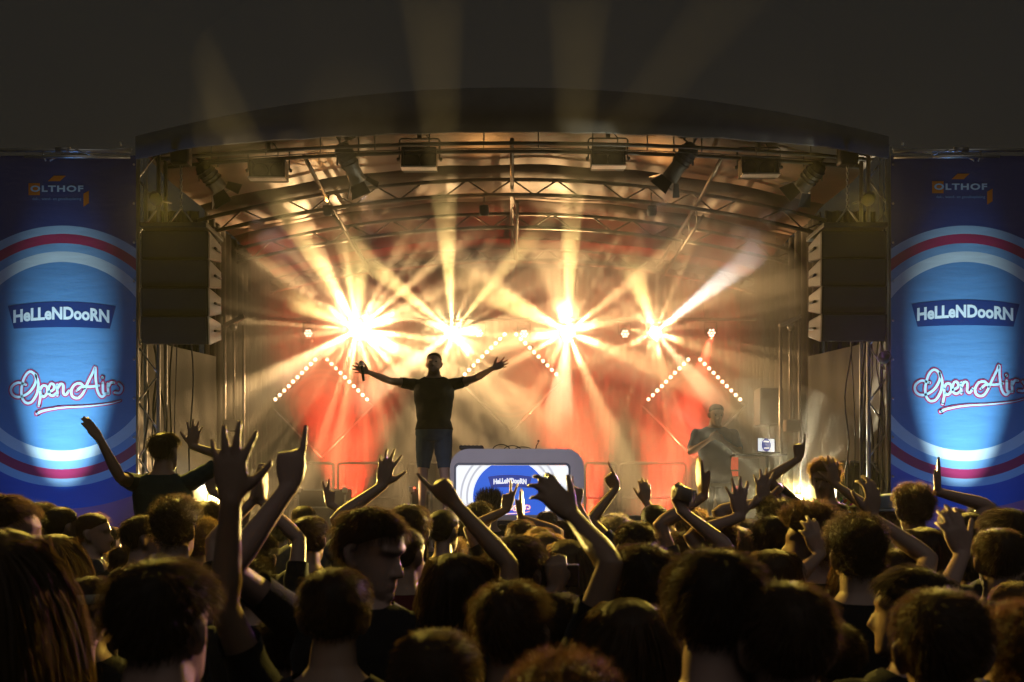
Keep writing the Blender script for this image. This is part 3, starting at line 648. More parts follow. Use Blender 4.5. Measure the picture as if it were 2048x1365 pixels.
def gobo(o, seed, freq, thr, base, spread):
    """a rotating star-shaped gobo in front of the lamp: petals round the optical axis"""
    d = o.data; d.use_nodes = True; nt = d.node_tree; em = nt.nodes['Emission']; N = nt.nodes.new; L = nt.links.new
    tc = N('ShaderNodeTexCoord'); sp = N('ShaderNodeSeparateXYZ'); L(tc.outputs['Normal'], sp.inputs[0])
    at = N('ShaderNodeMath'); at.operation = 'ARCTAN2'; L(sp.outputs[1], at.inputs[0]); L(sp.outputs[0], at.inputs[1])
    sn = N('ShaderNodeMath'); sn.operation = 'SINE'; L(at.outputs[0], sn.inputs[0]); cs = N('ShaderNodeMath'); cs.operation = 'COSINE'; L(at.outputs[0], cs.inputs[0])
    cb = N('ShaderNodeCombineXYZ'); L(cs.outputs[0], cb.inputs[0]); L(sn.outputs[0], cb.inputs[1])
    # a slow change along the axis makes the petals end at different distances
    ab = N('ShaderNodeMath'); ab.operation = 'MULTIPLY'; L(sp.outputs[2], ab.inputs[0]); ab.inputs[1].default_value = spread; L(ab.outputs[0], cb.inputs[2])
    fs = []
    for fr, w, sd in ((freq, 1.0, seed), (freq * 2.6, 0.55, seed + 11.3)):
        nz = N('ShaderNodeTexNoise'); nz.noise_dimensions = '4D'; nz.inputs['Scale'].default_value = fr; nz.inputs['Detail'].default_value = 1.5; nz.inputs['W'].default_value = sd; L(cb.outputs[0], nz.inputs['Vector'])
        mr = N('ShaderNodeMapRange'); mr.interpolation_type = 'SMOOTHSTEP'; mr.inputs['From Min'].default_value = thr; mr.inputs['From Max'].default_value = thr + .13; mr.inputs['To Min'].default_value = 0; mr.inputs['To Max'].default_value = w
        L(nz.outputs['Fac'], mr.inputs['Value']); fs.append(mr.outputs[0])
    ad = N('ShaderNodeMath'); ad.operation = 'ADD'; L(fs[0], ad.inputs[0]); L(fs[1], ad.inputs[1])
    a2 = N('ShaderNodeMath'); a2.operation = 'ADD'; L(ad.outputs[0], a2.inputs[0]); a2.inputs[1].default_value = base
    # the star plate has a dark centre: little light leaves along the axis itself
    az = N('ShaderNodeMath'); az.operation = 'ABSOLUTE'; L(sp.outputs[2], az.inputs[0])
    mk = N('ShaderNodeMapRange'); mk.interpolation_type = 'SMOOTHSTEP'; mk.inputs['From Min'].default_value = .93; mk.inputs['From Max'].default_value = .62; mk.inputs['To Min'].default_value = .03; mk.inputs['To Max'].default_value = 1
    L(az.outputs[0], mk.inputs['Value']); ml = N('ShaderNodeMath'); ml.operation = 'MULTIPLY'; L(a2.outputs[0], ml.inputs[0]); L(mk.outputs[0], ml.inputs[1])
    L(ml.outputs[0], em.inputs['Strength'])
def moving_head(px, py, Y, label, gain, beams, star, lens_r=.085, floor=False, lens_e=28.0, fwd=(0, -1, 0), seed=1.0, freq=3.0, thr=.555, base=.012, starcol=(1, .63, .27), cone=178):
    c = P(px, py, Y); f = Vector(fwd).normalized()
    t = thing('moving_head_lamp', c, label, 'stage lamp')
    back = c - f * .02
    MB().lathe(back, -f, [(lens_r * 1.12, 0), (lens_r * 1.2, .02), (lens_r * 1.25, .14), (lens_r * 1.05, .24), (lens_r * .5, .3)], 20).build('head', M_BLACK, t)
    s = 1 if not floor else -1
    MB().lathe(c - f * .012, f, [(lens_r, 0), (lens_r * .96, .006), (lens_r * .7, .010), (.01, .012)], 20).build('lens', mat('lens_%s' % px, (1, 1, 1), .3, var=0, emit=(1, .95, .85), es=lens_e), t)
    yk = c - f * .13; w = lens_r * 1.5; up = Vector((0, 0, s)); sd = f.cross(Vector((0, 0, 1))).normalized()
    for k in (-1, 1): MB().box(yk + sd * k * w + up * .07, (.03, .06, .24), bev=.008).build('yoke_arm', M_BLACK, t)
    MB().box(yk + up * .2, (w * 2.1, .1, .05), bev=.008).build('yoke_bridge', M_BLACK, t)
    MB().box(yk + up * .265, (.26, .2, .08), bev=.012).build('base', M_BLACK, t)
    src = c + f * .015
    o = spot(src, (0, 1, 2.0) if not floor else src + f, star, cone, starcol, .5, .02, t, 'star'); gobo(o, seed, freq, thr, base, .35)
    for (tx, ty, tY, pw, dg, cl) in beams:
        spot(src, P(tx, ty, tY), gain * pw, dg, cl, .35, .02, t, 'beam')
    return t
LY = 15.2
B1 = [(430, 190, 9, 1.5, 4.5, YEL), (706, 400, 9.5, 1.0, 6, YEL), (400, 520, 9, 1.0, 5, YEL), (400, 850, 10, .7, 6, WARM)]
B2 = [(872, 130, 8.8, 1.5, 4.5, YEL), (500, 330, 9, 1.2, 4.5, YEL), (1300, 190, 9, .9, 4, YEL), (640, 860, 11, .7, 6, WARM)]
B3 = [(1155, 120, 8.8, 1.5, 4.5, YEL), (850, 520, 10, 1.1, 6, YEL), (1110, 900, 11, .7, 7, WARM)]
B4 = [(1215, 400, 9, 1.0, 4.5, YEL), (1700, 360, 9, .9, 5, COOL), (1540, 930, 10, .5, 5, WARM)]
G = 20000.0
moving_head(715, 660, LY, 'brightest blazing lamp at the back, left of the performer\'s raised hand', G, B1, 8200, .12, seed=1.0)
moving_head(905, 665, LY, 'blazing lamp at the back just above and right of the performer\'s head', G, B2, 2700, .085, seed=5.2)
moving_head(1135, 665, LY, 'blazing lamp at the back above the right end of the booth', G, B3, 3700, .10, seed=9.7)
moving_head(1310, 665, LY, 'blazing white lamp at the back, rightmost of the four big ones', G, B4, 2500, .08, seed=13.1)
moving_head(1594, 1000, 11.7, 'bright floor lamp at the right edge of the stage behind the lei wearer', G, [], 2400, .06, True, fwd=(-.5, -1, .3), seed=17.4, base=.06, starcol=(1, .9, .6))
moving_head(432, 990, 11.7, 'bright floor lamp at the left edge of the stage beside raised hands', 5000, [(320, 930, 9.5, 1.0, 14, (.5, .85, 1.0))], 1600, .06, True, fwd=(.5, -1, .3), seed=21.9, base=.06)
for L_ in [o for o in bpy.data.objects if o.name.startswith('moving_head_lamp') and o.location.y < 13]:
    spot(L_.location + Vector((0, -.05, .02)), (L_.location.x * .25, 4.0, 1.30), 8000, 52, (1, .73, .18), .7, .05, L_, 'rim')
for px in (432, 1594):
    c = P(px, 990, 11.85); flight_case((c.x, 11.85, (SZ + c.z - .38) / 2 + .02), (.5, .45, max(.15, c.z - .38 - SZ)), 'dark case carrying the %s floor lamp' % ('left' if px < 1000 else 'right'), 1, True)

# red and white LED par lamps on the back bar
def par(px, py, label, col, e, beam=None, pw=0):
    c = P(px, py, 15.3); t = thing('par_lamp', c, label, 'stage lamp', 'small round LED lamps on the back bar')
    f = Vector((0, -1, -.25)).normalized()
    MB().lathe(c, -f, [(.075, -.01), (.08, .0), (.08, .12), (.05, .17)], 18).build('housing', M_BLACK, t)
    MB().lathe(c, f, [(.07, 0), (.07, .004)], 18).build('face', mat('par_face_%s' % label[:6], (.3, .1, .05), .4, var=0, emit=col, es=e * .25), t)
    q = Vector((0, 0, 1)).rotation_difference(f)
    for k in range(7):
        o = Vector((0, 0, .006)) if k == 0 else Vector((.045 * math.cos(k * math.pi / 3), .045 * math.sin(k * math.pi / 3), .006))
        MB().lathe(c + q @ o, f, [(.017, 0), (.014, .008), (.004, .011)], 10).build('led', mat('par_led_%s' % label[:6], (1, .5, .4), .3, var=0, emit=tuple(min(1, x + .25) for x in col), es=e * 2.2), t)
    MB().chain([c + Vector((-.095, .05, 0)), c + Vector((-.095, .1, .18)), c + Vector((.095, .1, .18)), c + Vector((.095, .05, 0))], .01, 6).build('yoke', M_BLACK, t)
    if beam: spot(c + f * .03, beam, pw, 16, col, .6, .03, t, 'beam')
    return t
par(617, 667, 'small orange-red round lamp left of the brightest lamp', (1, .3, .12), 4, P(640, 760, 14.6), 300)
par(958, 667, 'small pale round lamp right of the lamp over the performer', (1, .8, .6), 4)
par(1048, 668, 'small warm round lamp at the top of the centre diamond sign', (1, .7, .4), 4)
par(1250, 668, 'small red round lamp left of the rightmost big lamp', (1, .12, .06), 4, P(1235, 780, 16.9), 300)
par(1423, 666, 'small red round lamp casting a red shaft, far right of the bar', (1, .1, .05), 5, P(1385, 800, 14.5), 5000)

# assumed red floor washers, added behind the railings, aimed at the backdrop and up into the smoke
def washer(px, Y, label, tgt, pw, deg):
    c = Vector((P(px, 0, Y).x, Y, SZ + .22)); t = thing('assumed_floor_washer', (c.x, c.y, SZ), label, 'stage lamp', 'red floor washers')
    f = (Vector(tgt) - c).normalized()
    MB().box(c - f * .07, (.3, .14, .2), bev=.02).build('housing', M_BLACK, t); MB().lathe(c, f, [(.08, 0), (.08, .01)], 14).build('face', mat('assumed_wash_face', (.5, .05, .03), .4, var=0, emit=(1, .06, .02), es=4), t)
    MB().chain([c + Vector((-.17, 0, 0)), c + Vector((-.17, 0, -.2)), c + Vector((.17, 0, -.2)), c + Vector((.17, 0, 0))], .012, 6).build('yoke', M_BLACK, t)
    spot(c + f * .03, tgt, pw, deg, RED, .9, .06, t, 'wash')
washer(700, 15.7, 'assumed red floor washer on the left of the stage', P(690, 800, 15.9), 12500, 60)
washer(1190, 15.7, 'assumed red floor washer right of the booth', P(1150, 850, 15.9), 12500, 60)
washer(1320, 15.8, 'assumed red floor washer near the man in blue', P(1340, 850, 16.0), 10000, 58)

# blinders under the front truss
M_BLF = mat('blinder_face', (.16, .15, .14), .35, .6); M_BLC = mat('blinder_bulb', (.10, .09, .08), .15, .3)
def blinder(px, py, w, h, label, Y=10.95):
    c = P(px, py, Y); W_ = U(w, Y); H_ = U(h, Y); t = thing('blinder_lamp', (c.x, Y, c.z), label, 'stage lamp', 'two-cell blinder lamps')
    MB().add(*frame_ring(rrect(c.x - W_ / 2, c.z - H_ / 2, c.x + W_ / 2, c.z + H_ / 2, .012, 3), rrect(c.x - W_ / 2 + .018, c.z - H_ / 2 + .018, c.x + W_ / 2 - .018, c.z + H_ / 2 - .018, .01, 3), Y - .03, Y + .16)).build('housing', M_BLACK, t)
    MB().box((c.x, Y + .1, c.z), (W_ - .03, .015, H_ - .03)).build('face_plate', M_BLF, t)
    for k in (-1, 1):
        cc = Vector((c.x + k * W_ * .24, Y + .085, c.z))
        MB().lathe(cc, (0, -1, 0), [(H_ * .42, -.005), (H_ * .42, .02), (H_ * .38, .02), (H_ * .36, .004), (.01, .0)], 20).build('lamp_cell', M_BLC, t)
    MB().box((c.x, Y - .02, c.z - H_ / 2 - .012), (W_, .12, .014)).build('lower_flap', M_ALU, t)
    zt = c.z + H_ / 2 + .12
    MB().chain([(c.x - W_ / 2 - .03, Y + .06, c.z), (c.x - W_ / 2 - .03, Y + .06, zt - .02), (c.x - W_ / 2 - .01, Y + .06, zt), (c.x + W_ / 2 + .01, Y + .06, zt), (c.x + W_ / 2 + .03, Y + .06, zt - .02), (c.x + W_ / 2 + .03, Y + .06, c.z)], .009, 6).build('yoke', M_BLACK, t)
    for k in (-1, 1): MB().lathe((c.x + k * (W_ / 2 + .03), Y + .06, c.z), (k, 0, 0), [(.02, 0), (.024, .02), (.012, .03)], 8).build('knob', M_BLACK, t)
    MB().box((c.x, Y + .06, zt + .045), (.05, .05, .09), bev=.01).build('clamp', M_BLACK, t)
    MB().chain([(c.x + .05, Y + .06, zt + .08), (c.x + .11, Y + .05, zt - .01), (c.x + .09, Y + .06, zt - .1)], .007, 6).build('cable', M_CABLE, t)
blinder(535, 338, 72, 38, 'two-cell blinder lamp under the arch, far left')
blinder(838, 316, 70, 40, 'two-cell blinder lamp under the arch, left of its crown')
blinder(1217, 314, 68, 38, 'two-cell blinder lamp under the arch, right of its crown')
blinder(1520, 332, 75, 36, 'two-cell blinder lamp under the arch, far right')

def profile_lamp(px, py, tx, ty, L, label, light=None, Y=10.9, R0=.10):
    c = P(px, py, Y); d = (P(tx, ty, Y + .25) - c).normalized(); t = thing('profile_lamp', c, label, 'stage lamp', 'barn-door lamps under the arch')
    MB().lathe(c, d, [(.05, -.02), (R0 * .8, 0), (R0, .06), (R0, L * .55), (R0 * .85, L * .6), (R0 * .95, L)], 16).build('body', M_BLACK, t)
    for k in range(4): MB().lathe(c + d * (.05 + .05 * k), d, [(R0 * 1.07, 0), (R0 * 1.07, .012)], 16).build('cooling_fin', M_BLACK, t)
    e = c + d * L; q = Vector((0, 0, 1)).rotation_difference(d)
    for k in range(4):
        a = k * math.pi / 2 + .4; M = Matrix.Translation(e) @ q.to_matrix().to_4x4() @ Matrix.Rotation(a, 4, 'Z') @ Matrix.Translation((R0 * .95, 0, 0)) @ Matrix.Rotation(R(38), 4, 'Y')
        bd = MB(); bd.add([M @ Vector(v) for v in ((0, -R0 * .8, 0), (0, R0 * .8, 0), (0, R0 * 1.15, .15), (0, -R0 * 1.15, .15), (.004, -R0 * .8, 0), (.004, R0 * .8, 0), (.004, R0 * 1.15, .15), (.004, -R0 * 1.15, .15))], [(0, 1, 2, 3), (7, 6, 5, 4), (0, 4, 5, 1), (1, 5, 6, 2), (2, 6, 7, 3), (3, 7, 4, 0)])
        bd.build('barn_door', M_BLACK, t)
    mid = c + d * L * .4; sd = d.cross(Vector((0, 1, 0))).normalized()
    MB().chain([mid + sd * .13, mid + sd * .13 + Vector((0, 0, .22)), mid - sd * .13 + Vector((0, 0, .22)), mid - sd * .13], .012, 6).build('yoke', M_BLACK, t)
    MB().box(mid + Vector((0, 0, .26)), (.06, .05, .09), bev=.01).build('clamp', M_BLACK, t)
    for k in range(3): MB().chain([c - d * .02, c - d * .1 + Vector((.04 * (k - 1), 0, .08)), mid + Vector((.05 * (k - 1), .02, .24))], .008, 6).build('cable', M_CABLE, t)
    if light:
        tgt, pw, dg, cl = light; MB().lathe(e - d * .03, d, [(R0 * .8, 0), (R0 * .8, .004)], 14).build('lens', mat('profile_lens', (1, 1, 1), .3, var=0, emit=(1, .9, .88), es=3), t)
        spot(e + d * .02, tgt, pw, dg, cl, .6, .05, t, 'beam')
MAU = (1.0, .72, .68)
profile_lamp(682, 292, 722, 375, .42, 'barn-door lamp hanging left of the arch crown, tilted to the right', (P(775, 560, 13.5), 70, 24, MAU))
profile_lamp(1385, 292, 1332, 368, .42, 'barn-door lamp hanging right of the arch crown, tilted to the left', (P(1270, 560, 13.5), 70, 24, MAU))
profile_lamp(402, 330, 452, 392, .32, 'side barn-door lamp near the left speaker stack casting a pale shaft', (P(640, 560, 13.5), 240, 22, MAU), 11.0)
profile_lamp(1640, 330, 1598, 382, .32, 'side barn-door lamp near the right speaker stack casting a pale shaft', (P(1400, 560, 13.5), 170, 22, MAU), 11.0)

# orange lamps added to throw patches of light on the tarpaulin
def up_lamp(x, label, pw, tgt):
    c = Vector((x, 12.42, 5.62)); 
    t = thing('added_roof_lamp', c, label, 'stage lamp', 'added roof lamps'); MB().lathe(c, Vector((0, -.5, 1)), [(.05, -.12), (.06, -.1), (.06, 0)], 14).build('housing', M_BLACK, t)
    MB().tube(c + Vector((0, .05, -.05)), (x, 12.5, 5.8), .008, 6).build('hanging_rod', M_CABLE, t)
    spot(c + Vector((0, -.02, .03)), tgt, pw, 95, (1, .42, .10), .9, .05, t, 'wash')
up_lamp(-.35, 'added orange roof lamp left of the arch centre', 55, (-.4, 11.2, 6.1)); up_lamp(1.75, 'added orange roof lamp right of the arch centre', 45, (1.9, 11.2, 6.0)); up_lamp(-2.3, 'added orange roof lamp far left under the arch', 28, (-2.4, 11.2, 6.0))
# assumed uplights, added unseen below the banners to light them
def uplight(px, label):
    c = Vector((P(px, 0, 10.5).x, 9.3, .25)); t = thing('assumed_banner_uplight', (c.x, c.y, 0), label, 'stage lamp', 'assumed banner uplights')
    f = (P(px, 620, BY) - c).normalized()
    MB().lathe(c, -f, [(.09, -.01), (.1, .02), (.1, .16), (.05, .2)], 16).build('housing', M_BLACK, t); MB().lathe(c, f, [(.085, 0), (.085, .008)], 16).build('lens', mat('assumed_uplight_lens', (1, 1, 1), .3, var=0, emit=(.6, .85, 1), es=6), t)
    MB().tube((c.x, c.y, 0), (c.x, c.y, .12), .03).build('stand', M_BLACK, t)
    spot(c + f * .02, P(px, 790, BY), 2100, 22, (.58, .88, 1.0), 1.0, .02, t, 'beam')
    spot(c + f * .02, P(px, 560, BY), 130, 70, (.12, .36, 1.0), .9, .02, t, 'wash')
uplight(128, 'assumed uplight at the foot of the left banner'); uplight(1922, 'assumed uplight at the foot of the right banner')

# the lamps' soft spill over the audience
for px, pw in ():
    L_ = [o for o in bpy.data.objects if o.name.startswith('moving_head_lamp') and abs(o.location.x - P(px, 665, LY).x) < .01][0]
    spot(L_.location + Vector((0, -.03, 0)), (0, 4.5, 1.5), pw, 60, (1, .70, .22), .9, .05, L_, 'spill')
c = P(1768, 716, 10.45); t = thing('added_violet_lamp', c, 'added violet lamp under the right hanging speaker stack', 'stage lamp'); f = (Vector((.2, 3.2, 1.6)) - c).normalized()  # the violet source lies off to the right; this fixture is added
MB().lathe(c, -f, [(.06, -.01), (.065, 0), (.065, .12), (.03, .15)], 16).build('housing', M_BLACK, t); MB().lathe(c, f, [(.05, 0), (.05, .004)], 16).build('lens', mat('violet_lens', (.3, .1, .5), .3, var=0, emit=(.5, .15, 1), es=.6), t); MB().tube(c, c + Vector((0, .05, .14)), .008, 6).build('bracket', M_BLACK, t)
spot(c + f * .02, (.2, 3.2, 1.6), 1000, 50, (.62, .25, 1.0), .8, .05, t, 'wash')
# lamps added above the speaker stacks to give the crowd yellow rims
for x, nm in ((-3.62, 'left'), (3.62, 'right')):
    c = Vector((x, 10.12, 5.0)); t = thing('added_rim_lamp', c, 'added yellow rim lamp above the %s hanging speaker stack' % nm, 'stage lamp', 'added rim lamps'); f = (Vector((x * .2, 4.0, 1.3)) - c).normalized()
    MB().lathe(c, -f, [(.06, -.005), (.065, 0), (.065, .1), (.03, .13)], 14).build('housing', M_BLACK, t); MB().lathe(c, f, [(.055, 0), (.055, .004)], 14).build('lens', mat('added_rim_lens', (1, .8, .3), .3, var=0, emit=(1, .7, .2), es=.4), t)
    MB().tube(c, c + Vector((0, .45, .1)), .01, 6).build('bracket', M_BLACK, t)
    spot(c + f * .02, (x * .2, 4.0, 1.3), 2300, 60, (1, .68, .10), .7, .04, t, 'audience')
# front lamp added for the light on the booth, assumed behind the camera
c = Vector((-1.6, -7.5, 5.6)); t = thing('assumed_front_lamp', (c.x, c.y, 0), 'assumed follow spot on a tall stand behind the audience', 'stage lamp'); f = (P(990, 960, 11.1) - c).normalized()
MB().lathe(c, -f, [(.11, -.01), (.12, .02), (.12, .4), (.06, .45)], 16).build('housing', M_BLACK, t); MB().lathe(c, f, [(.1, 0), (.1, .006)], 16).build('lens', mat('assumed_front_lens', (1, 1, 1), .3, var=0, emit=(.8, .75, 1), es=4), t); MB().tube((c.x, c.y, 0), (c.x, c.y, 5.5), .04).build('stand', M_BLACK, t)
spot(c + f * .02, P(1022, 962, 11.1), 2600, 7, (.86, .78, 1.0), .7, .05, t, 'beam')
# ------------------------------------------------------------------ haze
hz = MB().box((0, 12, 2.75), (82, 82, 7.5)).build('haze'); hz.data.materials.clear()
mh = bpy.data.materials.new('stage_haze'); mh.use_nodes = True; nt = mh.node_tree; nt.nodes.clear()
out = nt.nodes.new('ShaderNodeOutputMaterial'); pv = nt.nodes.new('ShaderNodeVolumePrincipled'); pv.inputs['Color'].default_value = (.95, .92, .88, 1); pv.inputs['Density'].default_value = 0.0004; pv.inputs['Anisotropy'].default_value = 0.3
nt.links.new(pv.outputs[0], out.inputs['Volume']); hz.data.materials.append(mh); tag(hz, kind='stuff')
# the smoke that the machines pump onto the stage
sm = MB(); rings = []
for i, y in enumerate((11.95, 12.3, 13.5, 15.0, 16.5, 16.85)):
    e = (.9, .97, 1, 1, 1, .99)[i]
    rings.append([Vector((3.78 * e * math.copysign(abs(math.cos(t)) ** .35, math.cos(t)) + .04 * math.sin(3 * t + i), y, 3.42 + 2.12 * e * math.copysign(abs(math.sin(t)) ** .35, math.sin(t)))) for t in [2 * math.pi * (k + .5) / 32 for k in range(32)]])
n = 32; V = [v for r in rings for v in r]; sm.add(V, [(i * n + k, (i + 1) * n + k, (i + 1) * n + (k + 1) % n, i * n + (k + 1) % n) for i in range(5) for k in range(n)] + [tuple(range(n)), tuple(reversed([5 * n + k for k in range(n)]))])
so = sm.build('smoke'); ms = bpy.data.materials.new('stage_smoke'); ms.use_nodes = True; nt = ms.node_tree; nt.nodes.clear()
out = nt.nodes.new('ShaderNodeOutputMaterial'); pv = nt.nodes.new('ShaderNodeVolumePrincipled'); pv.inputs['Color'].default_value = (.95, .90, .82, 1); pv.inputs['Density'].default_value = 0.20; pv.inputs['Anisotropy'].default_value = 0.1
nt.links.new(pv.outputs[0], out.inputs['Volume']); so.data.materials.append(ms); tag(so, 'warm-lit smoke filling the stage behind the performer', 'smoke', kind='stuff')
# thinner smoke drifting out from under the roof above the audience
dr = MB(); rings = []
for i, y in enumerate((7.4, 8.2, 9.6, 10.7, 11.03)):
    e = (.7, .92, 1, 1, 1)[i]; zc = 5.3; rings.append([Vector((2.9 * e * math.copysign(abs(math.cos(t)) ** .4, math.cos(t)), y, zc + (.78 if y < 10.3 else .5) * e * math.copysign(abs(math.sin(t)) ** .4, math.sin(t)))) for t in [2 * math.pi * (k + .5) / 32 for k in range(32)]])
V = [v for r in rings for v in r]; dr.add(V, [(i * n + k, (i + 1) * n + k, (i + 1) * n + (k + 1) % n, i * n + (k + 1) % n) for i in range(4) for k in range(n)] + [tuple(range(n)), tuple(reversed([4 * n + k for k in range(n)]))])
do = dr.build('smoke'); md_ = ms.copy(); md_.name = 'drifting_smoke'
[x for x in md_.node_tree.nodes if x.type == 'PRINCIPLED_VOLUME'][0].inputs['Density'].default_value = .013
do.data.materials.append(md_); tag(do, 'thin smoke with faint beams drifting above the stage front', 'smoke', kind='stuff')
# dense smoke spheres added round the four big lamps to make their halos
mp_ = ms.copy(); mp_.name = 'lamp_halo'; [x for x in mp_.node_tree.nodes if x.type == 'PRINCIPLED_VOLUME'][0].inputs['Density'].default_value = .8
for px, py, r, nm in ((715, 660, .72, 'brightest lamp'), (905, 665, .48, 'lamp over the performer'), (1135, 665, .58, 'lamp over the booth'), (1310, 665, .44, 'rightmost big lamp')):
    c = P(px, py, LY); pf = MB().sphere(c, r, 24, (1, .8, 1)); po = pf.build('smoke'); po.data.materials.append(mp_); tag(po, 'added halo sphere of smoke round the %s' % nm, 'smoke', kind='stuff')
mf_ = ms.copy(); mf_.name = 'floor_lamp_halo'; [x for x in mf_.node_tree.nodes if x.type == 'PRINCIPLED_VOLUME'][0].inputs['Density'].default_value = .06  # smoke ellipsoids added so that the floor lamps' rays show
for px, dx, nm in ((1594, -.45, 'right'), (432, .35, 'left')):
    c = P(px, 995, 11.5) + Vector((dx, 0, .25)); po = MB().sphere(c, 1.35, 32, (1, .42, .85)).build('smoke'); po.data.materials.append(mf_); tag(po, 'added smoke showing the rays of the %s floor lamp' % nm, 'smoke', kind='stuff')
# a middle layer under the front of the roof
ml_ = MB(); rings = []
for i, y in enumerate((11.05, 11.3, 11.7, 11.93)):
    e = (.86, .97, 1, 1)[i]; rings.append([Vector((3.1 * e * math.copysign(abs(math.cos(t)) ** .4, math.cos(t)), y, 4.95 + .68 * e * math.copysign(abs(math.sin(t)) ** .4, math.sin(t)))) for t in [2 * math.pi * (k + .5) / 32 for k in range(32)]])
V = [v for r in rings for v in r]; ml_.add(V, [(i * n + k, (i + 1) * n + k, (i + 1) * n + (k + 1) % n, i * n + (k + 1) % n) for i in range(3) for k in range(n)] + [tuple(range(n)), tuple(reversed([3 * n + k for k in range(n)]))])
mo = ml_.build('smoke'); mm_ = ms.copy(); mm_.name = 'roof_smoke'; [x for x in mm_.node_tree.nodes if x.type == 'PRINCIPLED_VOLUME'][0].inputs['Density'].default_value = .085
mo.data.materials.append(mm_); tag(mo, 'amber smoke hanging under the front of the stage roof', 'smoke', kind='stuff')
# ================================================================== PEOPLE
def ellipse_ring(c, a, b, n=20, p=2.3, xax=(1, 0, 0), yax=(0, 1, 0)):
    c = Vector(c); X = Vector(xax); Y = Vector(yax); out = []
    for k in range(n):
        t = 2 * math.pi * k / n; ct, sn = math.cos(t), math.sin(t)
        out.append(c + X * a * math.copysign(abs(ct) ** (2 / p), ct) + Y * b * math.copysign(abs(sn) ** (2 / p), sn))
    return out
def loft(mb, rings):
    n = len(rings[0]); V = [v for r in rings for v in r]; Fc = []
    for i in range(len(rings) - 1):
        for k in range(n): Fc.append((i * n + k, i * n + (k + 1) % n, (i + 1) * n + (k + 1) % n, (i + 1) * n + k))
    Fc.append(tuple(reversed(range(n)))); Fc.append(tuple((len(rings) - 1) * n + k for k in range(n)))
    mb.add(V, Fc, True)
def limb(mb, pts, rad, n=12):
    """tapered tube with rounded ends, resampled smoothly"""
    pts = [Vector(p) for p in pts]; q = []; rr = []
    for i in range(len(pts) - 1):
        for k in range(3): u = k / 3; q.append(pts[i].lerp(pts[i + 1], u)); rr.append(rad[i] * (1 - u) + rad[i + 1] * u)
    q.append(pts[-1]); rr.append(rad[-1])
    d0 = (q[0] - q[1]).normalized(); d1 = (q[-1] - q[-2]).normalized()
    q = [q[0] + d0 * rr[0] * .85, q[0] + d0 * rr[0] * .5] + q + [q[-1] + d1 * rr[-1] * .5, q[-1] + d1 * rr[-1] * .85]
    rr = [rr[0] * .45, rr[0] * .85] + rr + [rr[-1] * .85, rr[-1] * .45]
    mb.chain(q, rr, n)

HEADP = [(0.0, .026, .078, .03), (.012, .038, .090, .012), (.03, .048, .096, -.012), (.05, .054, .096, -.035), (.075, .061, .095, -.062), (.10, .068, .092, -.084), (.125, .0725, .086, -.098),
         (.15, .076, .094, -.104), (.175, .0755, .092, -.103), (.198, .069, .078, -.092), (.215, .057, .058, -.072), (.228, .038, .032, -.044), (.234, .012, .006, -.014)]
def head_point(z, az):
    """surface of the skull at height z over the chin and azimuth az (0 = to the side +x, pi/2 = face)"""
    for i in range(len(HEADP) - 1):
        if HEADP[i][0] <= z <= HEADP[i + 1][0]:
            u = (z - HEADP[i][0]) / (HEADP[i + 1][0] - HEADP[i][0]); a, f, b = [HEADP[i][j] * (1 - u) + HEADP[i + 1][j] * u for j in (1, 2, 3)]; break
    else: a, f, b = HEADP[-1][1:]
    cy = (f + b) / 2; hb = (f - b) / 2
    return Vector((a * math.cos(az), cy + hb * math.sin(az), z))
def head_matrix(neck_top, yaw, pitch, roll=0.0):
    return Matrix.Translation(neck_top) @ Matrix.Rotation(yaw, 4, 'Z') @ Matrix.Rotation(pitch, 4, 'X') @ Matrix.Rotation(roll, 4, 'Y') @ Matrix.Translation((0, .012, -.01))
def add_head(mb, M):
    rings = []
    for z, a, f, b in HEADP: rings.append([M @ v for v in ellipse_ring((0, (f + b) / 2, z), a, (f - b) / 2, 24, 2.15)])
    loft(mb, rings)
    limb(mb, [M @ Vector((0, .088, .128)), M @ Vector((0, .105, .098)), M @ Vector((0, .110, .083))], [.009, .012, .014], 8)       # nose
    for s in (-1, 1):
        limb(mb, [M @ Vector((s * .012, .098, .079)), M @ Vector((s * .016, .094, .080))], [.009, .008], 6)
        limb(mb, [M @ Vector((s * .008, .092, .146)), M @ Vector((s * .045, .078, .149))], [.011, .010], 8)                          # brow
        limb(mb, [M @ Vector((s * .073, -.006, .078)), M @ Vector((s * .083, -.012, .10)), M @ Vector((s * .085, -.02, .13)), M @ Vector((s * .076, -.004, .142))], [.008, .011, .013, .009], 8)  # ear
    for z, r in ((.052, .0085), (.042, .009)):
        limb(mb, [M @ Vector((-.02, .088, z)), M @ Vector((0, .095, z)), M @ Vector((.02, .088, z))], [r * .7, r, r * .7], 8)          # lips
    limb(mb, [M @ Vector((0, .083, .012)), M @ Vector((0, .089, .016))], [.02, .016], 8)                                              # chin

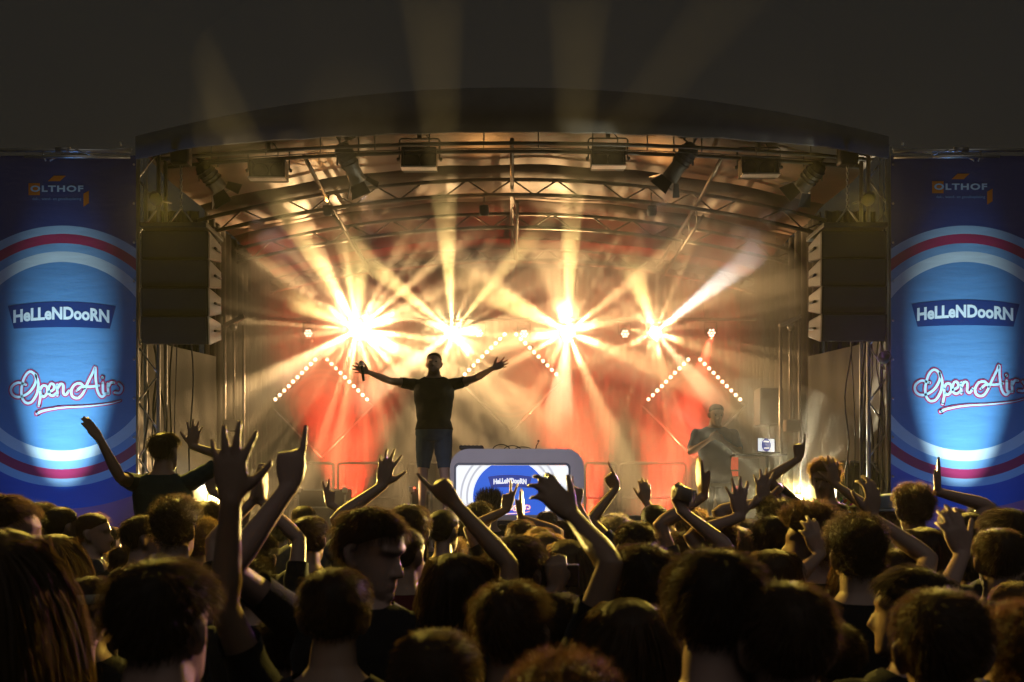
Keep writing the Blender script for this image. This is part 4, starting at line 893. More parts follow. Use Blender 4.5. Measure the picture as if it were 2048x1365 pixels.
FING = {  # per finger: (curl at the three joints in degrees, spread in degrees)
 'open':  [((12, 14, 10), -20), ((4, 8, 6), -6), ((5, 9, 6), 6), ((10, 14, 10), 19)],
 'loose': [((22, 26, 16), -10), ((16, 24, 14), -2), ((20, 28, 16), 5), ((28, 32, 18), 12)],
 'point': [((2, 4, 4), -3), ((78, 88, 50), 0), ((82, 90, 50), 2), ((84, 90, 50), 5)],
 'horns': [((2, 6, 4), -12), ((80, 88, 50), 0), ((82, 88, 50), 2), ((4, 8, 6), 16)],
 'two':   [((2, 6, 4), -10), ((3, 6, 4), 8), ((80, 88, 50), 3), ((84, 90, 50), 5)],
 'flat':  [((4, 4, 3), -3), ((3, 3, 3), -1), ((3, 4, 3), 1), ((5, 5, 4), 4)],
 'claw':  [((18, 40, 26), -16), ((14, 36, 24), -4), ((16, 38, 24), 7), ((22, 42, 26), 19)],
 'grip':  [((48, 62, 38), -4), ((52, 64, 40), 0), ((54, 66, 40), 3), ((56, 66, 42), 6)]}
THUMB = {'open': 52, 'loose': 38, 'point': 12, 'horns': 8, 'two': 6, 'flat': 20, 'claw': 46, 'grip': 30}
def add_hand(mb, wrist, u, n, side, pose, k=1.0):
    """u along the hand, n the way the palm faces, thumb on s"""
    u = Vector(u).normalized(); n = Vector(n); n = (n - u * n.dot(u)).normalized(); s = u.cross(n).normalized() * side
    wrist = Vector(wrist); rings = []
    for l, w, th in ((-.012, .026, .02), (.01, .029, .019), (.035, .037, .0175), (.06, .042, .0155), (.085, .042, .013), (.097, .038, .010)):
        rings.append(ellipse_ring(wrist + u * l * k, w * k, th * k, 16, 2.6, s, n))
    loft(mb, rings)
    for i, (curl, spr) in enumerate(FING[pose]):
        base = wrist + (u * (.088, .094, .091, .082)[i] + s * (.030, .011, -.009, -.028)[i]) * k
        d = (Quaternion(n, R(spr * side)) @ u) if True else u
        # spread turns towards -s for the little finger
        d = (u * math.cos(R(spr)) - s * math.sin(R(spr))).normalized(); ax = d.cross(n).normalized(); pts = [base - d * .012 * k, base]; ls = (.042, .027, .022); sc = (.95, 1.05, 1.0, .78)[i]; a = 0
        for j in range(3):
            a += curl[j]; dd = d * math.cos(R(a)) + n * math.sin(R(a)); pts.append(pts[-1] + dd * ls[j] * sc * k)
        r = (.0102, .0104, .0099, .0088)[i] * k
        limb(mb, pts, [r * 1.05, r * 1.05, r, r * .92, r * .78], 8)
    th = THUMB[pose]; d = (u * math.cos(R(th)) + s * math.sin(R(th)) + n * .25).normalized(); b = wrist + (u * .02 + s * .022 + n * .004) * k
    d2 = (d + u * .35).normalized()
    if pose in ('point', 'horns', 'two', 'grip'): d2 = (u * .7 - s * .35 + n * .7).normalized()
    limb(mb, [b, b + d * .04 * k, b + (d * .04 + d * .012 + d2 * .024) * k, b + (d * .052 + d2 * .05) * k], [.016 * k, .0135 * k, .0105 * k, .0085 * k], 8)
    return wrist + u * .07 * k, u, n

def ik(sh, wr, l1, l2, pole):
    d = wr - sh; D = d.length
    if D > (l1 + l2) * .995: wr = sh + d.normalized() * (l1 + l2) * .995; d = wr - sh; D = d.length
    if D < abs(l1 - l2) + .05: D = abs(l1 - l2) + .05
    a = (l1 * l1 - l2 * l2 + D * D) / (2 * D); h = math.sqrt(max(l1 * l1 - a * a, 0)); x = d.normalized(); p = Vector(pole); p = (p - x * p.dot(x)).normalized()
    return sh + x * a + p * h, wr

BODY_PARAM = dict(broad=1.0, female=False)
def make_body(spec):
    """spec: broad, female, yaw, pitch, lean, arms = {+1: (wrist, palm, pose, pole), -1: ...} in body space, sit, legs -> (mesh, info)"""
    mb = MB(); br = spec.get('broad', 1.0); fem = spec.get('female', False); sh_w = (.175 if fem else .195) * br
    hipz = .0
    T = [(.80, .13, .10, 0), (.86, .168 if not fem else .175, .118, -.005), (.93, .168 if not fem else .17, .118, -.005), (1.02, .148 if not fem else .125, .100, .0), (1.14, .160 if not fem else .135, .108, .004),
         (1.26, .176 if not fem else .152, .120, .006), (1.35, .184 if not fem else .158, .116, .0), (1.42, .172 if not fem else .148, .096, -.008), (1.462, .128 if not fem else .108, .074, -.012), (1.49, .080 if not fem else .066, .062, -.010), (1.515, .060 if not fem else .05, .056, -.002), (1.56, .056 if not fem else .047, .056, .008), (1.585, .05, .05, .012)]
    lean = spec.get('lean', 0.0)
    def bend(v):
        v = Vector(v)
        if lean and v.z > .9: q = Matrix.Rotation(lean * min(1, (v.z - .9) / .3), 4, 'X'); p = Vector((0, 0, .9)); v = p + q @ (v - p)
        return v
    loft(mb, [[bend(p) for p in ellipse_ring((0, y, z), a * br, b * br ** .5, 28, 2.5)] for z, a, b, y in T])
    M = head_matrix(bend((0, .01, 1.525)), spec.get('yaw', 0), spec.get('pitch', 0), spec.get('roll', 0))
    add_head(mb, M)
    info = dict(head=M, hands=[], bones=[], sh=[])
    L1, L2 = (.30, .265)
    for s in (-1, 1):
        S = bend((s * sh_w, -.005, 1.405)); S0 = bend((s * sh_w * .55, -.005, 1.40)); arm = spec.get('arms', {}).get(s)
        if arm is None:
            E = S + Vector((s * .075, -.03, -.285)); Wp = E + Vector((s * .02, .08, -.25)); n = Vector((-s, .2, 0)); pose = 'loose'; u = (Wp - E).normalized()
        else:
            wr, n, pose, pole = arm[:4]; wr = Vector(wr)
            up = max(0.0, (wr - S).normalized().z); S = S + Vector((0, 0, .035 * up)) - Vector((s * .012 * up, 0, 0))
            E, Wp = ik(S, wr, L1, L2, pole); u = (Wp - E).normalized()
            if len(arm) > 4: u = Vector(arm[4]).normalized()
        k = br ** .5 * (.88 if fem else 1.0)
        limb(mb, [S0, S, S.lerp(E, .3), S.lerp(E, .65), E, E.lerp(Wp, .25), E.lerp(Wp, .6), Wp], [.05 * k, .053 * k, .047 * k, .040 * k, .034 * k, .037 * k, .030 * k, .0235 * k], 14)
        info['hands'].append(add_hand(mb, Wp, u, n, s, pose, .96 if not fem else .88)); info['bones'].append((S, E, Wp)); info['sh'].append(S)
        # thigh, calf, foot
        if spec.get('sit'):
            hip = Vector((s * .09, 0, .87)); knee = Vector((s * .17, .36, .84)); ank = Vector((s * .13, .36, .42)); toe = Vector((s * .14, .5, .38))
        elif 'legs' in spec:
            hip = Vector((s * .09, 0, .86)); knee, ank, toe = [Vector(v) for v in spec['legs'][s]]
        else:
            hip = Vector((s * .09, 0, .86)); knee = Vector((s * .105, .015, .48)); ank = Vector((s * .115, -.025, .075)); toe = Vector((s * .14, .15, .035))
        limb(mb, [hip, hip.lerp(knee, .5), knee, knee.lerp(ank, .3), ank], [.088 * br, .075 * br, .056, .052, .036], 14)
        limb(mb, [ank + Vector((0, -.02, -.03)), ank.lerp(toe, .5) + Vector((0, 0, -.01)), toe], [.036, .036, .028], 10)
        info.setdefault('legs', []).append((hip, knee, ank, toe))
    me = mb.mesh('raw'); o = bpy.data.objects.new('raw', me); COL.objects.link(o)
    fine = spec.get('fine', bool(spec.get('arms')))
    md = o.modifiers.new('r', 'REMESH'); md.mode = 'VOXEL'; md.voxel_size = .0068 if fine else .011; md.use_smooth_shade = True
    sm = o.modifiers.new('s', 'SMOOTH'); sm.factor = .5; sm.iterations = 2
    dc = o.modifiers.new('d', 'DECIMATE'); dc.ratio = .22 if fine else .42
    dg = bpy.context.evaluated_depsgraph_get(); out = bpy.data.meshes.new_from_object(o.evaluated_get(dg)); bpy.data.objects.remove(o); bpy.data.meshes.remove(me)
    out.name = 'body'; out.polygons.foreach_set('use_smooth', [True] * len(out.polygons)); out.materials.clear()
    # clothing shells cut from the body surface
    nv = len(out.vertices); co = np.empty(nv * 3); out.vertices.foreach_get('co', co); co = co.reshape(-1, 3); no = np.empty(nv * 3); out.vertices.foreach_get('normal', no); no = no.reshape(-1, 3)
    def seg(a, b):
        a = np.array(a); b = np.array(b); d = b - a; t = np.clip(((co - a) @ d) / (d @ d), 0, 1); return np.linalg.norm(co - (a + t[:, None] * d), axis=1), t
    sleeve = spec.get('sleeve', .62)
    hd = np.array(M.translation); isarm = np.zeros(nv, bool); armt = np.zeros(nv); armd = np.full(nv, 9.)
    for (S, E, Wp) in info['bones']:
        d1, t1 = seg(S, E); d2, t2 = seg(E, Wp); far = co @ np.array(((E + Wp) / 2 - S).normalized()) > -9
        hnd, _ = seg(Wp, Wp + (Wp - E).normalized() * .2)
        a1 = (d1 < .075) & (t1 > .12); a2 = (d2 < .06) | (hnd < .13)
        sel = a1 | a2; tt = np.where(a2 & ~(d1 < d2), 1 + t2, t1); armt = np.where(sel, np.maximum(armt, tt), armt); isarm |= sel; armd = np.where(sel, np.minimum(armd, np.minimum(np.minimum(d1, d2), hnd)), armd)
    dn, tn = seg(bend((0, -.008, 1.44)), bend((0, .012, 1.60)))
    zc = co[:, 2]; hh = np.linalg.norm(co - np.array(M @ Vector((0, 0, .11))), axis=1)
    neckline = (1.472 if not spec.get('tank') else 1.40) - abs(lean) * .1
    legmask = np.zeros(nv, bool); legt = np.zeros(nv); legd = np.full(nv, 9.)
    for hip, knee, ank, toe in info['legs']:
        d1, t1 = seg(hip, knee); d2, t2 = seg(knee, ank); sel = (d1 < .12) | (d2 < .09); legt = np.where(sel, np.maximum(legt, np.where(d2 < d1, 1 + t2, t1)), legt); legmask |= sel; legd = np.minimum(legd, np.minimum(d1, d2))
    dt, _ = seg(bend((0, 0, .9)), bend((0, 0, 1.36)))
    core = (dt < .145 * br) & (zc > .8) & ~(armt > 1.6)
    arm_only = isarm & ~(core & (armt < 1.2) & (armt < .3)) & (armd < np.minimum(legd, 9))
    f_t = np.minimum(zc - spec.get('hem', .84), neckline - zc + .5 * np.maximum(0, np.abs(co[:, 0]) - .07)); f_t = np.where(hh < .125, -.05, f_t)
    f_shirt = np.where(arm_only, np.where(hh < .1, -.05, (sleeve - armt) * .28), f_t)
    f_leg = np.where(legmask, (spec.get('pant', 1.9) - legt) * .4, -.05)
    f_hip = np.minimum(zc - .74, .97 - zc)
    f_pant = np.where(arm_only, -.05, np.maximum(f_leg, f_hip)); f_pant = np.minimum(f_pant, .985 - zc)
    def shell(fv, off, name, wr=0.0):
        w = np.sin(co[:, 2] * 55 + co[:, 0] * 30) * np.sin(co[:, 0] * 42 + co[:, 2] * 17 + 1) * wr
        V = (co + no * (off + w)[:, None]); newv = []; mp = {}; Fs = []
        def vid(i):
            if i not in mp: mp[i] = len(newv); newv.append(tuple(V[i]))
            return mp[i]
        def cut(i, j):
            k = (min(i, j), max(i, j))
            if k not in mp: t = fv[k[0]] / (fv[k[0]] - fv[k[1]]); mp[k] = len(newv); newv.append(tuple(V[k[0]] * (1 - t) + V[k[1]] * t))
            return mp[k]
        pos = fv > 0
        for p in out.polygons:
            vs_ = p.vertices; c = sum(bool(pos[v]) for v in vs_)
            if c == 0: continue
            if c == len(vs_): Fs.append(tuple(vid(v) for v in vs_)); continue
            poly = []
            for a_, b_ in zip(vs_, list(vs_[1:]) + [vs_[0]]):
                if pos[a_]: poly.append(vid(a_))
                if pos[a_] != pos[b_]: poly.append(cut(a_, b_))
            poly = list(dict.fromkeys(poly))
            if len(poly) >= 3: Fs.append(tuple(poly))
        if not Fs: return None
        m2 = bpy.data.meshes.new(name); m2.from_pydata(newv, [], Fs); m2.polygons.foreach_set('use_smooth', [True] * len(m2.polygons)); m2.update(); return m2
    shirt, pants = f_shirt, f_pant
    info['shirt'] = shell(shirt, .011, 'shirt', .004); info['trousers'] = shell(pants, .0075, 'trousers', .003)
    return out, info

# ------------------------------------------------------------------ hair
def hair_mat(name, c, tr=.28):
    m = bpy.data.materials.new(name); m.use_nodes = True; nt = m.node_tree; nt.nodes.clear(); N = nt.nodes.new; L = nt.links.new
    o = N('ShaderNodeOutputMaterial'); b = N('ShaderNodeBsdfPrincipled'); t = N('ShaderNodeBsdfTranslucent'); mx = N('ShaderNodeMixShader'); tc = N('ShaderNodeTexCoord'); nz = N('ShaderNodeTexNoise'); nz.inputs['Scale'].default_value = 45
    L(tc.outputs['Object'], nz.inputs['Vector']); mr = N('ShaderNodeMapRange'); mr.inputs['To Min'].default_value = .5; mr.inputs['To Max'].default_value = 1.5; L(nz.outputs['Fac'], mr.inputs['Value'])
    sc = N('ShaderNodeVectorMath'); sc.operation = 'SCALE'; sc.inputs[0].default_value = c; L(mr.outputs[0], sc.inputs['Scale']); L(sc.outputs[0], b.inputs['Base Color'])
    b.inputs['Roughness'].default_value = .6; b.inputs['Specular IOR Level'].default_value = .3
    t.inputs[0].default_value = (min(1, c[0] * 3.2 + .06), min(1, c[1] * 3.0 + .045), min(1, c[2] * 2.6 + .03), 1); mx.inputs[0].default_value = tr; L(b.outputs[0], mx.inputs[1]); L(t.outputs[0], mx.inputs[2]); L(mx.outputs[0], o.inputs['Surface']); return m
HAIRC = {'black': hair_mat('black_hair', (.02, .015, .011)), 'brown': hair_mat('brown_hair', (.07, .042, .022)), 'dark': hair_mat('dark_brown_hair', (.035, .022, .014)), 'blond': hair_mat('blond_hair', (.20, .13, .06)), 'red': hair_mat('auburn_hair', (.085, .038, .018)), 'grey': hair_mat('grey_hair', (.2, .18, .16))}
def hairline(az, style):
    """lowest z over the chin where hair grows, by azimuth (face at pi/2)"""
    f = (math.sin(az) + 1) / 2                                # 1 at the face, 0 at the nape
    nape = {'short': .055, 'buzz': .06, 'crop': .06, 'curly': .04, 'afro': .035, 'spiky': .06, 'bob': .02, 'long': .02, 'bun': .05, 'pony': .05}.get(style, .05)
    side = .135; front = .19
    return nape + (side - nape) * min(1, f / .5) if f < .5 else side + (front - side) * ((f - .5) / .5) ** .7
def make_hair(style, seed):
    rg = random.Random(seed); V = []; Fc = []; sm = []
    puff = {'short': .012, 'buzz': .005, 'crop': .010, 'curly': .024, 'afro': .042, 'spiky': .012, 'bob': .02, 'long': .016, 'bun': .010, 'pony': .010}[style]
    # scalp cap
    na, nzr = 40, 16; idx = {}
    ph = [rg.uniform(0, 6) for _ in range(6)]
    def lump(az, z): return math.sin(az * 5 + ph[0]) * math.sin(z * 70 + ph[1]) * .5 + math.sin(az * 11 + ph[2] + z * 60) * .35 + math.sin(az * 3 + z * 35 + ph[3]) * .5
    for j in range(nzr + 1):
        for i in range(na):
            az = 2 * math.pi * i / na; hl = hairline(az, style); u = j / nzr; z = hl + (.2335 - hl) * (1 - (1 - u) ** 1.6)
            p = head_point(z, az); c = Vector((0, -.01, .12)); nrm = (p - c).normalized(); e = min(1, u * 5)
            V.append(p + nrm * (.001 + puff * e * (1 + (.35 if style in ('curly', 'afro', 'spiky') else .15) * lump(az, z))))
    for j in range(nzr):
        for i in range(na): Fc.append((j * na + i, j * na + (i + 1) % na, (j + 1) * na + (i + 1) % na, (j + 1) * na + i)); sm.append(True)
    Fc.append(tuple(nzr * na + i for i in range(na))); sm.append(True)
    def strand(pts, w):
        t = (pts[-1] - pts[0]).normalized(); a = Vector((rg.gauss(0, 1), rg.gauss(0, 1), rg.gauss(0, 1))); x = t.cross(a).normalized(); o = len(V); n = len(pts)
        for i, p in enumerate(pts):
            ww = w * (1 - .75 * (i / (n - 1)) ** 2) / 2; V.append(p + x * ww); V.append(p - x * ww)
        for i in range(n - 1): Fc.append((o + 2 * i, o + 2 * i + 1, o + 2 * i + 3, o + 2 * i + 2)); sm.append(True)
    cnt = {'short': 3200, 'buzz': 1500, 'crop': 3000, 'curly': 2600, 'afro': 3200, 'spiky': 1600, 'bob': 2600, 'long': 3200, 'bun': 1200, 'pony': 1500}[style]
    whorl = Vector((rg.uniform(-.02, .02), -.05, .215)); swirl = rg.choice((-1, 1)) * .8
    for k in range(cnt):
        az = rg.uniform(0, 2 * math.pi); hl = hairline(az, style); u = rg.random() ** .8; z = hl + (.233 - hl) * u
        p = head_point(z, az); c = Vector((0, -.01, .12)); nrm = (p - c).normalized(); e = min(1, u * 5); p = p + nrm * (puff * .8 * e)
        flow = (p - whorl); flow = (flow - nrm * flow.dot(nrm)).normalized(); flow = (flow + nrm.cross(flow) * swirl * .4).normalized()
        if style in ('short', 'crop', 'buzz'):
            L_ = {'short': .034, 'crop': .026, 'buzz': .009}[style] * rg.uniform(.6, 1.3); d = (flow + nrm * rg.uniform(.0, .38) + Vector((rg.gauss(0, .14), rg.gauss(0, .14), rg.gauss(0, .12)))).normalized()
            strand([p, p + d * L_ * .5 + nrm * .004, p + d * L_], .0015)
        elif style == 'spiky':
            L_ = .05 * rg.uniform(.5, 1.2); d = (nrm * .9 + Vector((0, .1, .7)) + Vector((rg.gauss(0, .2), rg.gauss(0, .2), 0))).normalized(); strand([p, p + d * L_ * .5, p + d * L_], .0026)
        elif style in ('curly', 'afro'):
            L_ = (.03 if style == 'curly' else .045) * rg.uniform(.6, 1.3); a = Vector((rg.gauss(0, 1), rg.gauss(0, 1), rg.gauss(0, 1))).normalized(); b = nrm.cross(a).normalized(); r = .009
            strand([p + nrm * L_ * t + (a * math.cos(t * 7) + b * math.sin(t * 7)) * r for t in (0, .25, .5, .75, 1)], .0019)
        elif style in ('long', 'bob'):
            L_ = (.34 if style == 'long' else .17) * rg.uniform(.75, 1.1); pts = [p]; d = (flow + nrm * .25).normalized(); q = p.copy(); st = L_ / 6
            for i in range(6):
                d = (d + Vector((rg.gauss(0, .06), rg.gauss(0, .05), -.55))).normalized(); q = q + d * st
                h = Vector((q.x, q.y + .01, 0)); rad = h.length
                lim = .088 if q.z > 0 else .075
                if rad < lim: h = h.normalized() * lim; q.x = h.x; q.y = h.y - .01
                if q.y > .035: q.y = .035 + (q.y - .035) * .3; q.x = math.copysign(max(abs(q.x), .07), q.x)
                pts.append(q.copy())
            strand(pts, .0026)
        else:
            tie = Vector((0, -.115, .165 if style == 'bun' else .13)); m = (p + tie) / 2; m = m + (m - Vector((0, -.01, .11))).normalized() * .025; strand([p, m, tie + Vector((rg.gauss(0, .008), 0, rg.gauss(0, .008)))], .005)
            if k % 9 == 0: d = (nrm + Vector((rg.gauss(0, .4), rg.gauss(0, .4), rg.gauss(0, .4)))).normalized(); strand([p, p + d * .014 + flow * .01, p + d * .02 + flow * .03], .0015)
    if style in ('bun', 'pony'):
        tie = Vector((0, -.135, .175 if style == 'bun' else .13))
        for k in range(500):
            a = Vector((rg.gauss(0, 1), rg.gauss(0, 1), rg.gauss(0, 1))).normalized()
            if style == 'bun':
                b = a.cross(Vector((rg.gauss(0, 1), rg.gauss(0, 1), rg.gauss(0, 1)))).normalized(); strand([tie + (a * math.cos(t) + b * math.sin(t)) * .036 for t in (0, .5, 1.0, 1.5)], .007)
            else:
                pts = [tie + a * .012]; q = pts[0].copy(); d = Vector((0, -1, .1))
                for i in range(6): d = (d + Vector((rg.gauss(0, .1), .05, -.55))).normalized(); q = q + d * .045 + Vector((a.x, a.y, 0)) * .003; pts.append(q.copy())
                strand(pts, .006)
    me = bpy.data.meshes.new('hair'); me.from_pydata([tuple(v) for v in V], [], Fc); me.polygons.foreach_set('use_smooth', sm); me.update(); return me
# ------------------------------------------------------------------ skin, cloth
SKIN = [mat('skin_fair', (.50, .32, .24), .5, var=.08, bump=.05, bs=150), mat('skin_tan', (.40, .25, .17), .5, var=.08, bump=.05, bs=150), mat('skin_pink', (.54, .34, .27), .5, var=.08, bump=.05, bs=150)]
def cloth(n, c): return mat('cloth_' + n, c, .9, spec=.15, var=.12, vs_=12, bump=.25, bs=180, sheen=.15)
CLO = {'black': cloth('black', (.02, .02, .022)), 'grey': cloth('grey', (.10, .10, .105)), 'navy': cloth('navy', (.02, .03, .07)), 'white': cloth('white', (.5, .5, .5)), 'teal': cloth('teal', (.02, .05, .055)), 'brown': cloth('brown', (.08, .05, .035)),
       'blue': cloth('blue', (.09, .14, .24)), 'olive': cloth('olive', (.06, .06, .03)), 'red': cloth('dark_red', (.12, .02, .025)), 'denim': cloth('denim', (.05, .085, .13)), 'charcoal': cloth('charcoal', (.04, .04, .042))}
HAIR_CACHE = {}; BODY_CACHE = {}
def get_hair(style, seed=0):
    k = (style, seed % 2)
    if k not in HAIR_CACHE: HAIR_CACHE[k] = make_hair(style, len(HAIR_CACHE) + 3)
    return HAIR_CACHE[k]
def obj_child(name, me, m, root, M=None):
    o = bpy.data.objects.new(name, me); COL.objects.link(o)
    if len(me.materials) == 0: me.materials.append(None)
    o.material_slots[0].link = 'OBJECT'; o.material_slots[0].material = m
    o.parent = root
    if M is not None: o.matrix_local = M
    return o
EYE = MB().sphere((0, 0, 0), .0115, 10).mesh('eye')
PCOUNT = [0]
def person(loc, k, rotz, spec, label, hair='short', hcol='dark', shirt='black', trousers='charcoal', skin=0, group=None, eyes=False, key=None):
    PCOUNT[0] += 1
    if key is not None and key in BODY_CACHE: me, info = BODY_CACHE[key]
    else:
        me, info = make_body(spec)
        if key is not None: BODY_CACHE[key] = (me, info)
    root = thing('person', loc, label, 'person', group); root.rotation_euler = (0, 0, rotz); root.scale = (k, k, k)
    obj_child('body', me, SKIN[skin], root); 
    if info['shirt']: obj_child('shirt', info['shirt'], CLO[shirt], root)
    if info['trousers']: obj_child('trousers', info['trousers'], CLO[trousers], root)
    if hair: obj_child('hair', get_hair(hair, PCOUNT[0]), HAIRC[hcol], root, info['head'])
    if eyes:
        for s in (-1, 1): obj_child('eye', EYE, mat('eye_dark', (.05, .04, .035), .15, var=0), root, info['head'] @ Matrix.Translation((s * .031, .0725, .124)))
    return root, info
def to_local(w, loc, k, rotz): return (Matrix.Rotation(-rotz, 3, 'Z') @ (Vector(w) - Vector(loc))) / k
HB = 1.772
CROWD_POS = []
def crowd(x, yt, w, hair, hcol, shirt, yaw, label, arms=None, fem=False, skin=None, d=None, rot=0.0, pitch=0.0, broad=1.0, base=0.0, sit=False, eyes=False, sleeve=.62, tank=False, roll=0.0, lean=0.0):
    """x, yt: middle and top of the head in the photograph; w: its width"""
    if d is None:
        d = .178 * F / w; H = CH + (HY - yt) / F * d
        if not sit:
            if H < 1.56: d = (1.56 - CH) * F / (HY - yt)
            if H > 1.98 and yt < 1000: d = (1.98 - CH) * F / (HY - yt)
    H = CH + (HY - yt) / F * d
    if sit: k = 1.0; z0 = H - HB
    else: k = H / HB; z0 = 0.0
    rz = R(rot); loc = (P(x, 0, d).x, d, z0); spec = dict(female=fem, yaw=R(yaw), pitch=R(pitch), broad=broad, sit=sit, sleeve=sleeve, tank=tank, roll=R(roll), lean=R(lean)); key = None
    if arms:
        A = {}
        for s, a in arms.items():
            px, py, dy, pose = a[:4]; wl = to_local(P(px, py, d + dy), loc, k, rz)
            n = a[4] if len(a) > 4 else (0, 1, .1); pole = a[5] if len(a) > 5 else (s, -.3, -.2); e = (wl, Matrix.Rotation(-rz, 3, 'Z') @ Vector(n), pose, pole)
            if len(a) > 6: e = e + (Matrix.Rotation(-rz, 3, 'Z') @ (P(a[6][0], a[6][1], d + dy + (a[6][2] if len(a[6]) > 2 else 0)) - P(px, py, d + dy)),)
            A[s] = e
        spec['arms'] = A
    else: key = (fem, round(yaw / 25), round(pitch / 12), broad, sit, tank, d < 3, round(lean), round(roll))
    if d < 2.6 and not arms: spec['fine'] = True
    CROWD_POS.append((d, H))
    return person(loc, k, rz, spec, label, hair, hcol, shirt, 'charcoal', PCOUNT[0] % 3 if skin is None else skin, 'crowd in front of the stage', eyes, key)

# ------------------------------------------------------------------ performer and the man in blue
pl = Vector((P(868, 0, 11.4).x, 11.4, 1.778)); pk = (P(0, 703, 11.4).z - 1.778) / HB; prz = math.pi
def pa(px, py, dy): return to_local(P(px, py, 11.4 + dy), pl, pk, prz)
perf, pinfo = person(pl, pk, prz, dict(broad=1.16, pitch=R(10), yaw=R(-4), sleeve=.55, hem=.92, pant=.93, fine=True,
    arms={1: (pa(734, 744, -.37), (.1, 1, 0), 'open', (0, -.2, -1), (.85, .1, .25)), -1: (pa(988, 736, -.37), (-.1, 1, .3), 'open', (0, -.2, -1), (-.92, .1, .36))},
    legs={1: ((.115, .03, .48), (.13, 0, .075), (.16, .17, .035)), -1: ((-.115, .03, .48), (-.13, 0, .075), (-.16, .17, .035))}),
    'performer in black T-shirt and denim shorts spreading both arms beside the booth', 'buzz', 'brown', 'black', 'denim', 0, None, True)
mc, mu, mn = pinfo['hands'][1]; mw = Matrix.Translation(pl) @ Matrix.Rotation(prz, 4, 'Z') @ Matrix.Scale(pk, 4)
c = mw @ (mc + mn * .028); t = thing('microphone', c, 'dark hand microphone held upright in the performer\'s raised hand', 'microphone')
ax = Vector((-.12, -.05, 1)).normalized()
MB().lathe(c - ax * .12, ax, [(.012, 0), (.014, .02), (.017, .15), (.021, .165)], 14).build('handle', M_BLACK, t); MB().lathe(c + ax * .045, ax, [(.021, 0), (.027, .012), (.027, .035), (.018, .055), (.005, .062)], 14).build('grille_ball', M_STEEL, t)
ml = Vector((P(1430, 0, 12.4).x, 12.4, SZ + .002)); mk = (P(0, 806, 12.4).z - SZ) / HB
def ma(px, py, dy): return to_local(P(px, py, 12.4 + dy), ml, mk, math.pi)
person(ml, mk, math.pi, dict(broad=1.1, pitch=R(-12), yaw=R(8), sleeve=.8, fine=True,
    arms={1: (ma(1420, 879, -.27), (-.6, -.5, .4), 'grip', (1, -.2, -.8)), -1: (ma(1446, 882, -.27), (.6, -.5, .4), 'grip', (-1, -.2, -.8))}),
    'man in a blue-grey shirt with hands clasped at his chest, standing on stage', 'buzz', 'dark', 'blue', 'charcoal', 1, None, True)

# ------------------------------------------------------------------ the crowd, from left to right and back to front
UP = (0, 1, .1); BACK = (0, -1, .1)
# left side
crowd(-2, 982, 60, 'crop', 'brown', 'grey', -70, 'person in profile at the left picture edge, head against the blue banner')
crowd(77, 1002, 58, 'short', 'dark', 'black', -25, 'person with short hair under the left banner, furthest back of that cluster')
crowd(117, 1008, 58, 'buzz', 'dark', 'navy', -15, 'person with close-cropped round head just left of the woman in profile')
crowd(180, 1022, 57, 'pony', 'red', 'charcoal', -82, 'woman with tied reddish hair in profile, looking right, under the left banner', fem=True, tank=True, sleeve=.05)
crowd(48, 1026, 60, 'curly', 'black', 'black', -20, 'person with tousled black hair near the left edge, behind the long-haired woman')
crowd(104, 1066, 84, 'long', 'brown', 'black', -10, 'woman with long hair catching yellow light, left of the bandana wearer', fem=True)
crowd(281, 1027, 64, 'short', 'dark', 'black', -60, 'short-haired person in profile below the outstretched left arm of the shoulder rider')
crowd(349, 999, 74, 'curly', 'dark', 'charcoal', -10, 'person with big curly hair in front of the left shoulder rider')
crowd(397, 1040, 62, 'curly', 'blond', 'grey', -15, 'person with yellow-lit curly hair beside the huge open hand')
crowd(246, 1092, 60, 'short', 'brown', 'brown', 15, 'person with fringe of lit short hair left of the one with a hair bun')
crowd(298, 1078, 62, 'bun', 'dark', 'charcoal', 0, 'person with hair tied in a small bun, behind the large dark head', fem=True)
bw, bi = crowd(174, 1147, 98, 'crop', 'dark', 'black', 10, 'person wearing a pale headband, left of the large dark head', d=3.3)
crowd(315, 1108, 190, 'short', 'dark', 'charcoal', -12, 'large dark round head left of the huge open hand, shoulder lit mauve', broad=1.05)
crowd(-18, 1052, 170, 'long', 'brown', 'olive', -15, 'very close woman cut by the left edge, long hair edged in yellow', fem=True, d=1.9)
crowd(136, 1228, 115, 'crop', 'brown', 'grey', 12, 'person with yellow-edged cropped hair low at the left, below the headband wearer')
crowd(22, 1279, 120, 'curly', 'brown', 'brown', 0, 'blurred curly head at the bottom left corner')
crowd(410, 1000, 50, 'short', 'dark', 'navy', 0, 'person with raised hand in front of the left floor lamp', {1: (424, 985, .05, 'horns', UP, (1, -.3, -.2), (422, 968))}, d=7.0)
# the two big raised arms and their neighbours
crowd(666, 1128, 142, 'crop', 'dark', 'black', 5, 'dark cropped head, owner of the huge open hand raised on the left', {-1: (462, 1000, -.25, 'open', (0, 1, 0), (-.8, -.6, -.5), (460, 900))}, d=2.55)
crowd(720, 1006, 110, 'short', 'dark', 'black', -118, 'man looking back over his shoulder, beside the big pointing hand', {-1: (578, 975, -.2, 'point', (0, 1, 0), (-.8, -.6, -.5), (583, 900))}, d=3.1, pitch=-12)
crowd(512, 1062, 60, 'short', 'black', 'black', 0, 'person between the two big raised arms, hands clapping overhead', {-1: (506, 1003, .1, 'flat', (1, .2, 0), (-1, 0, -.2), (512, 960)), 1: (524, 1003, .1, 'flat', (-1, .2, 0), (1, 0, -.2), (530, 955))}, d=4.8)
crowd(617, 1028, 66, 'crop', 'dark', 'charcoal', 10, 'person directly behind the big pointing hand\'s forearm, short lit hair')
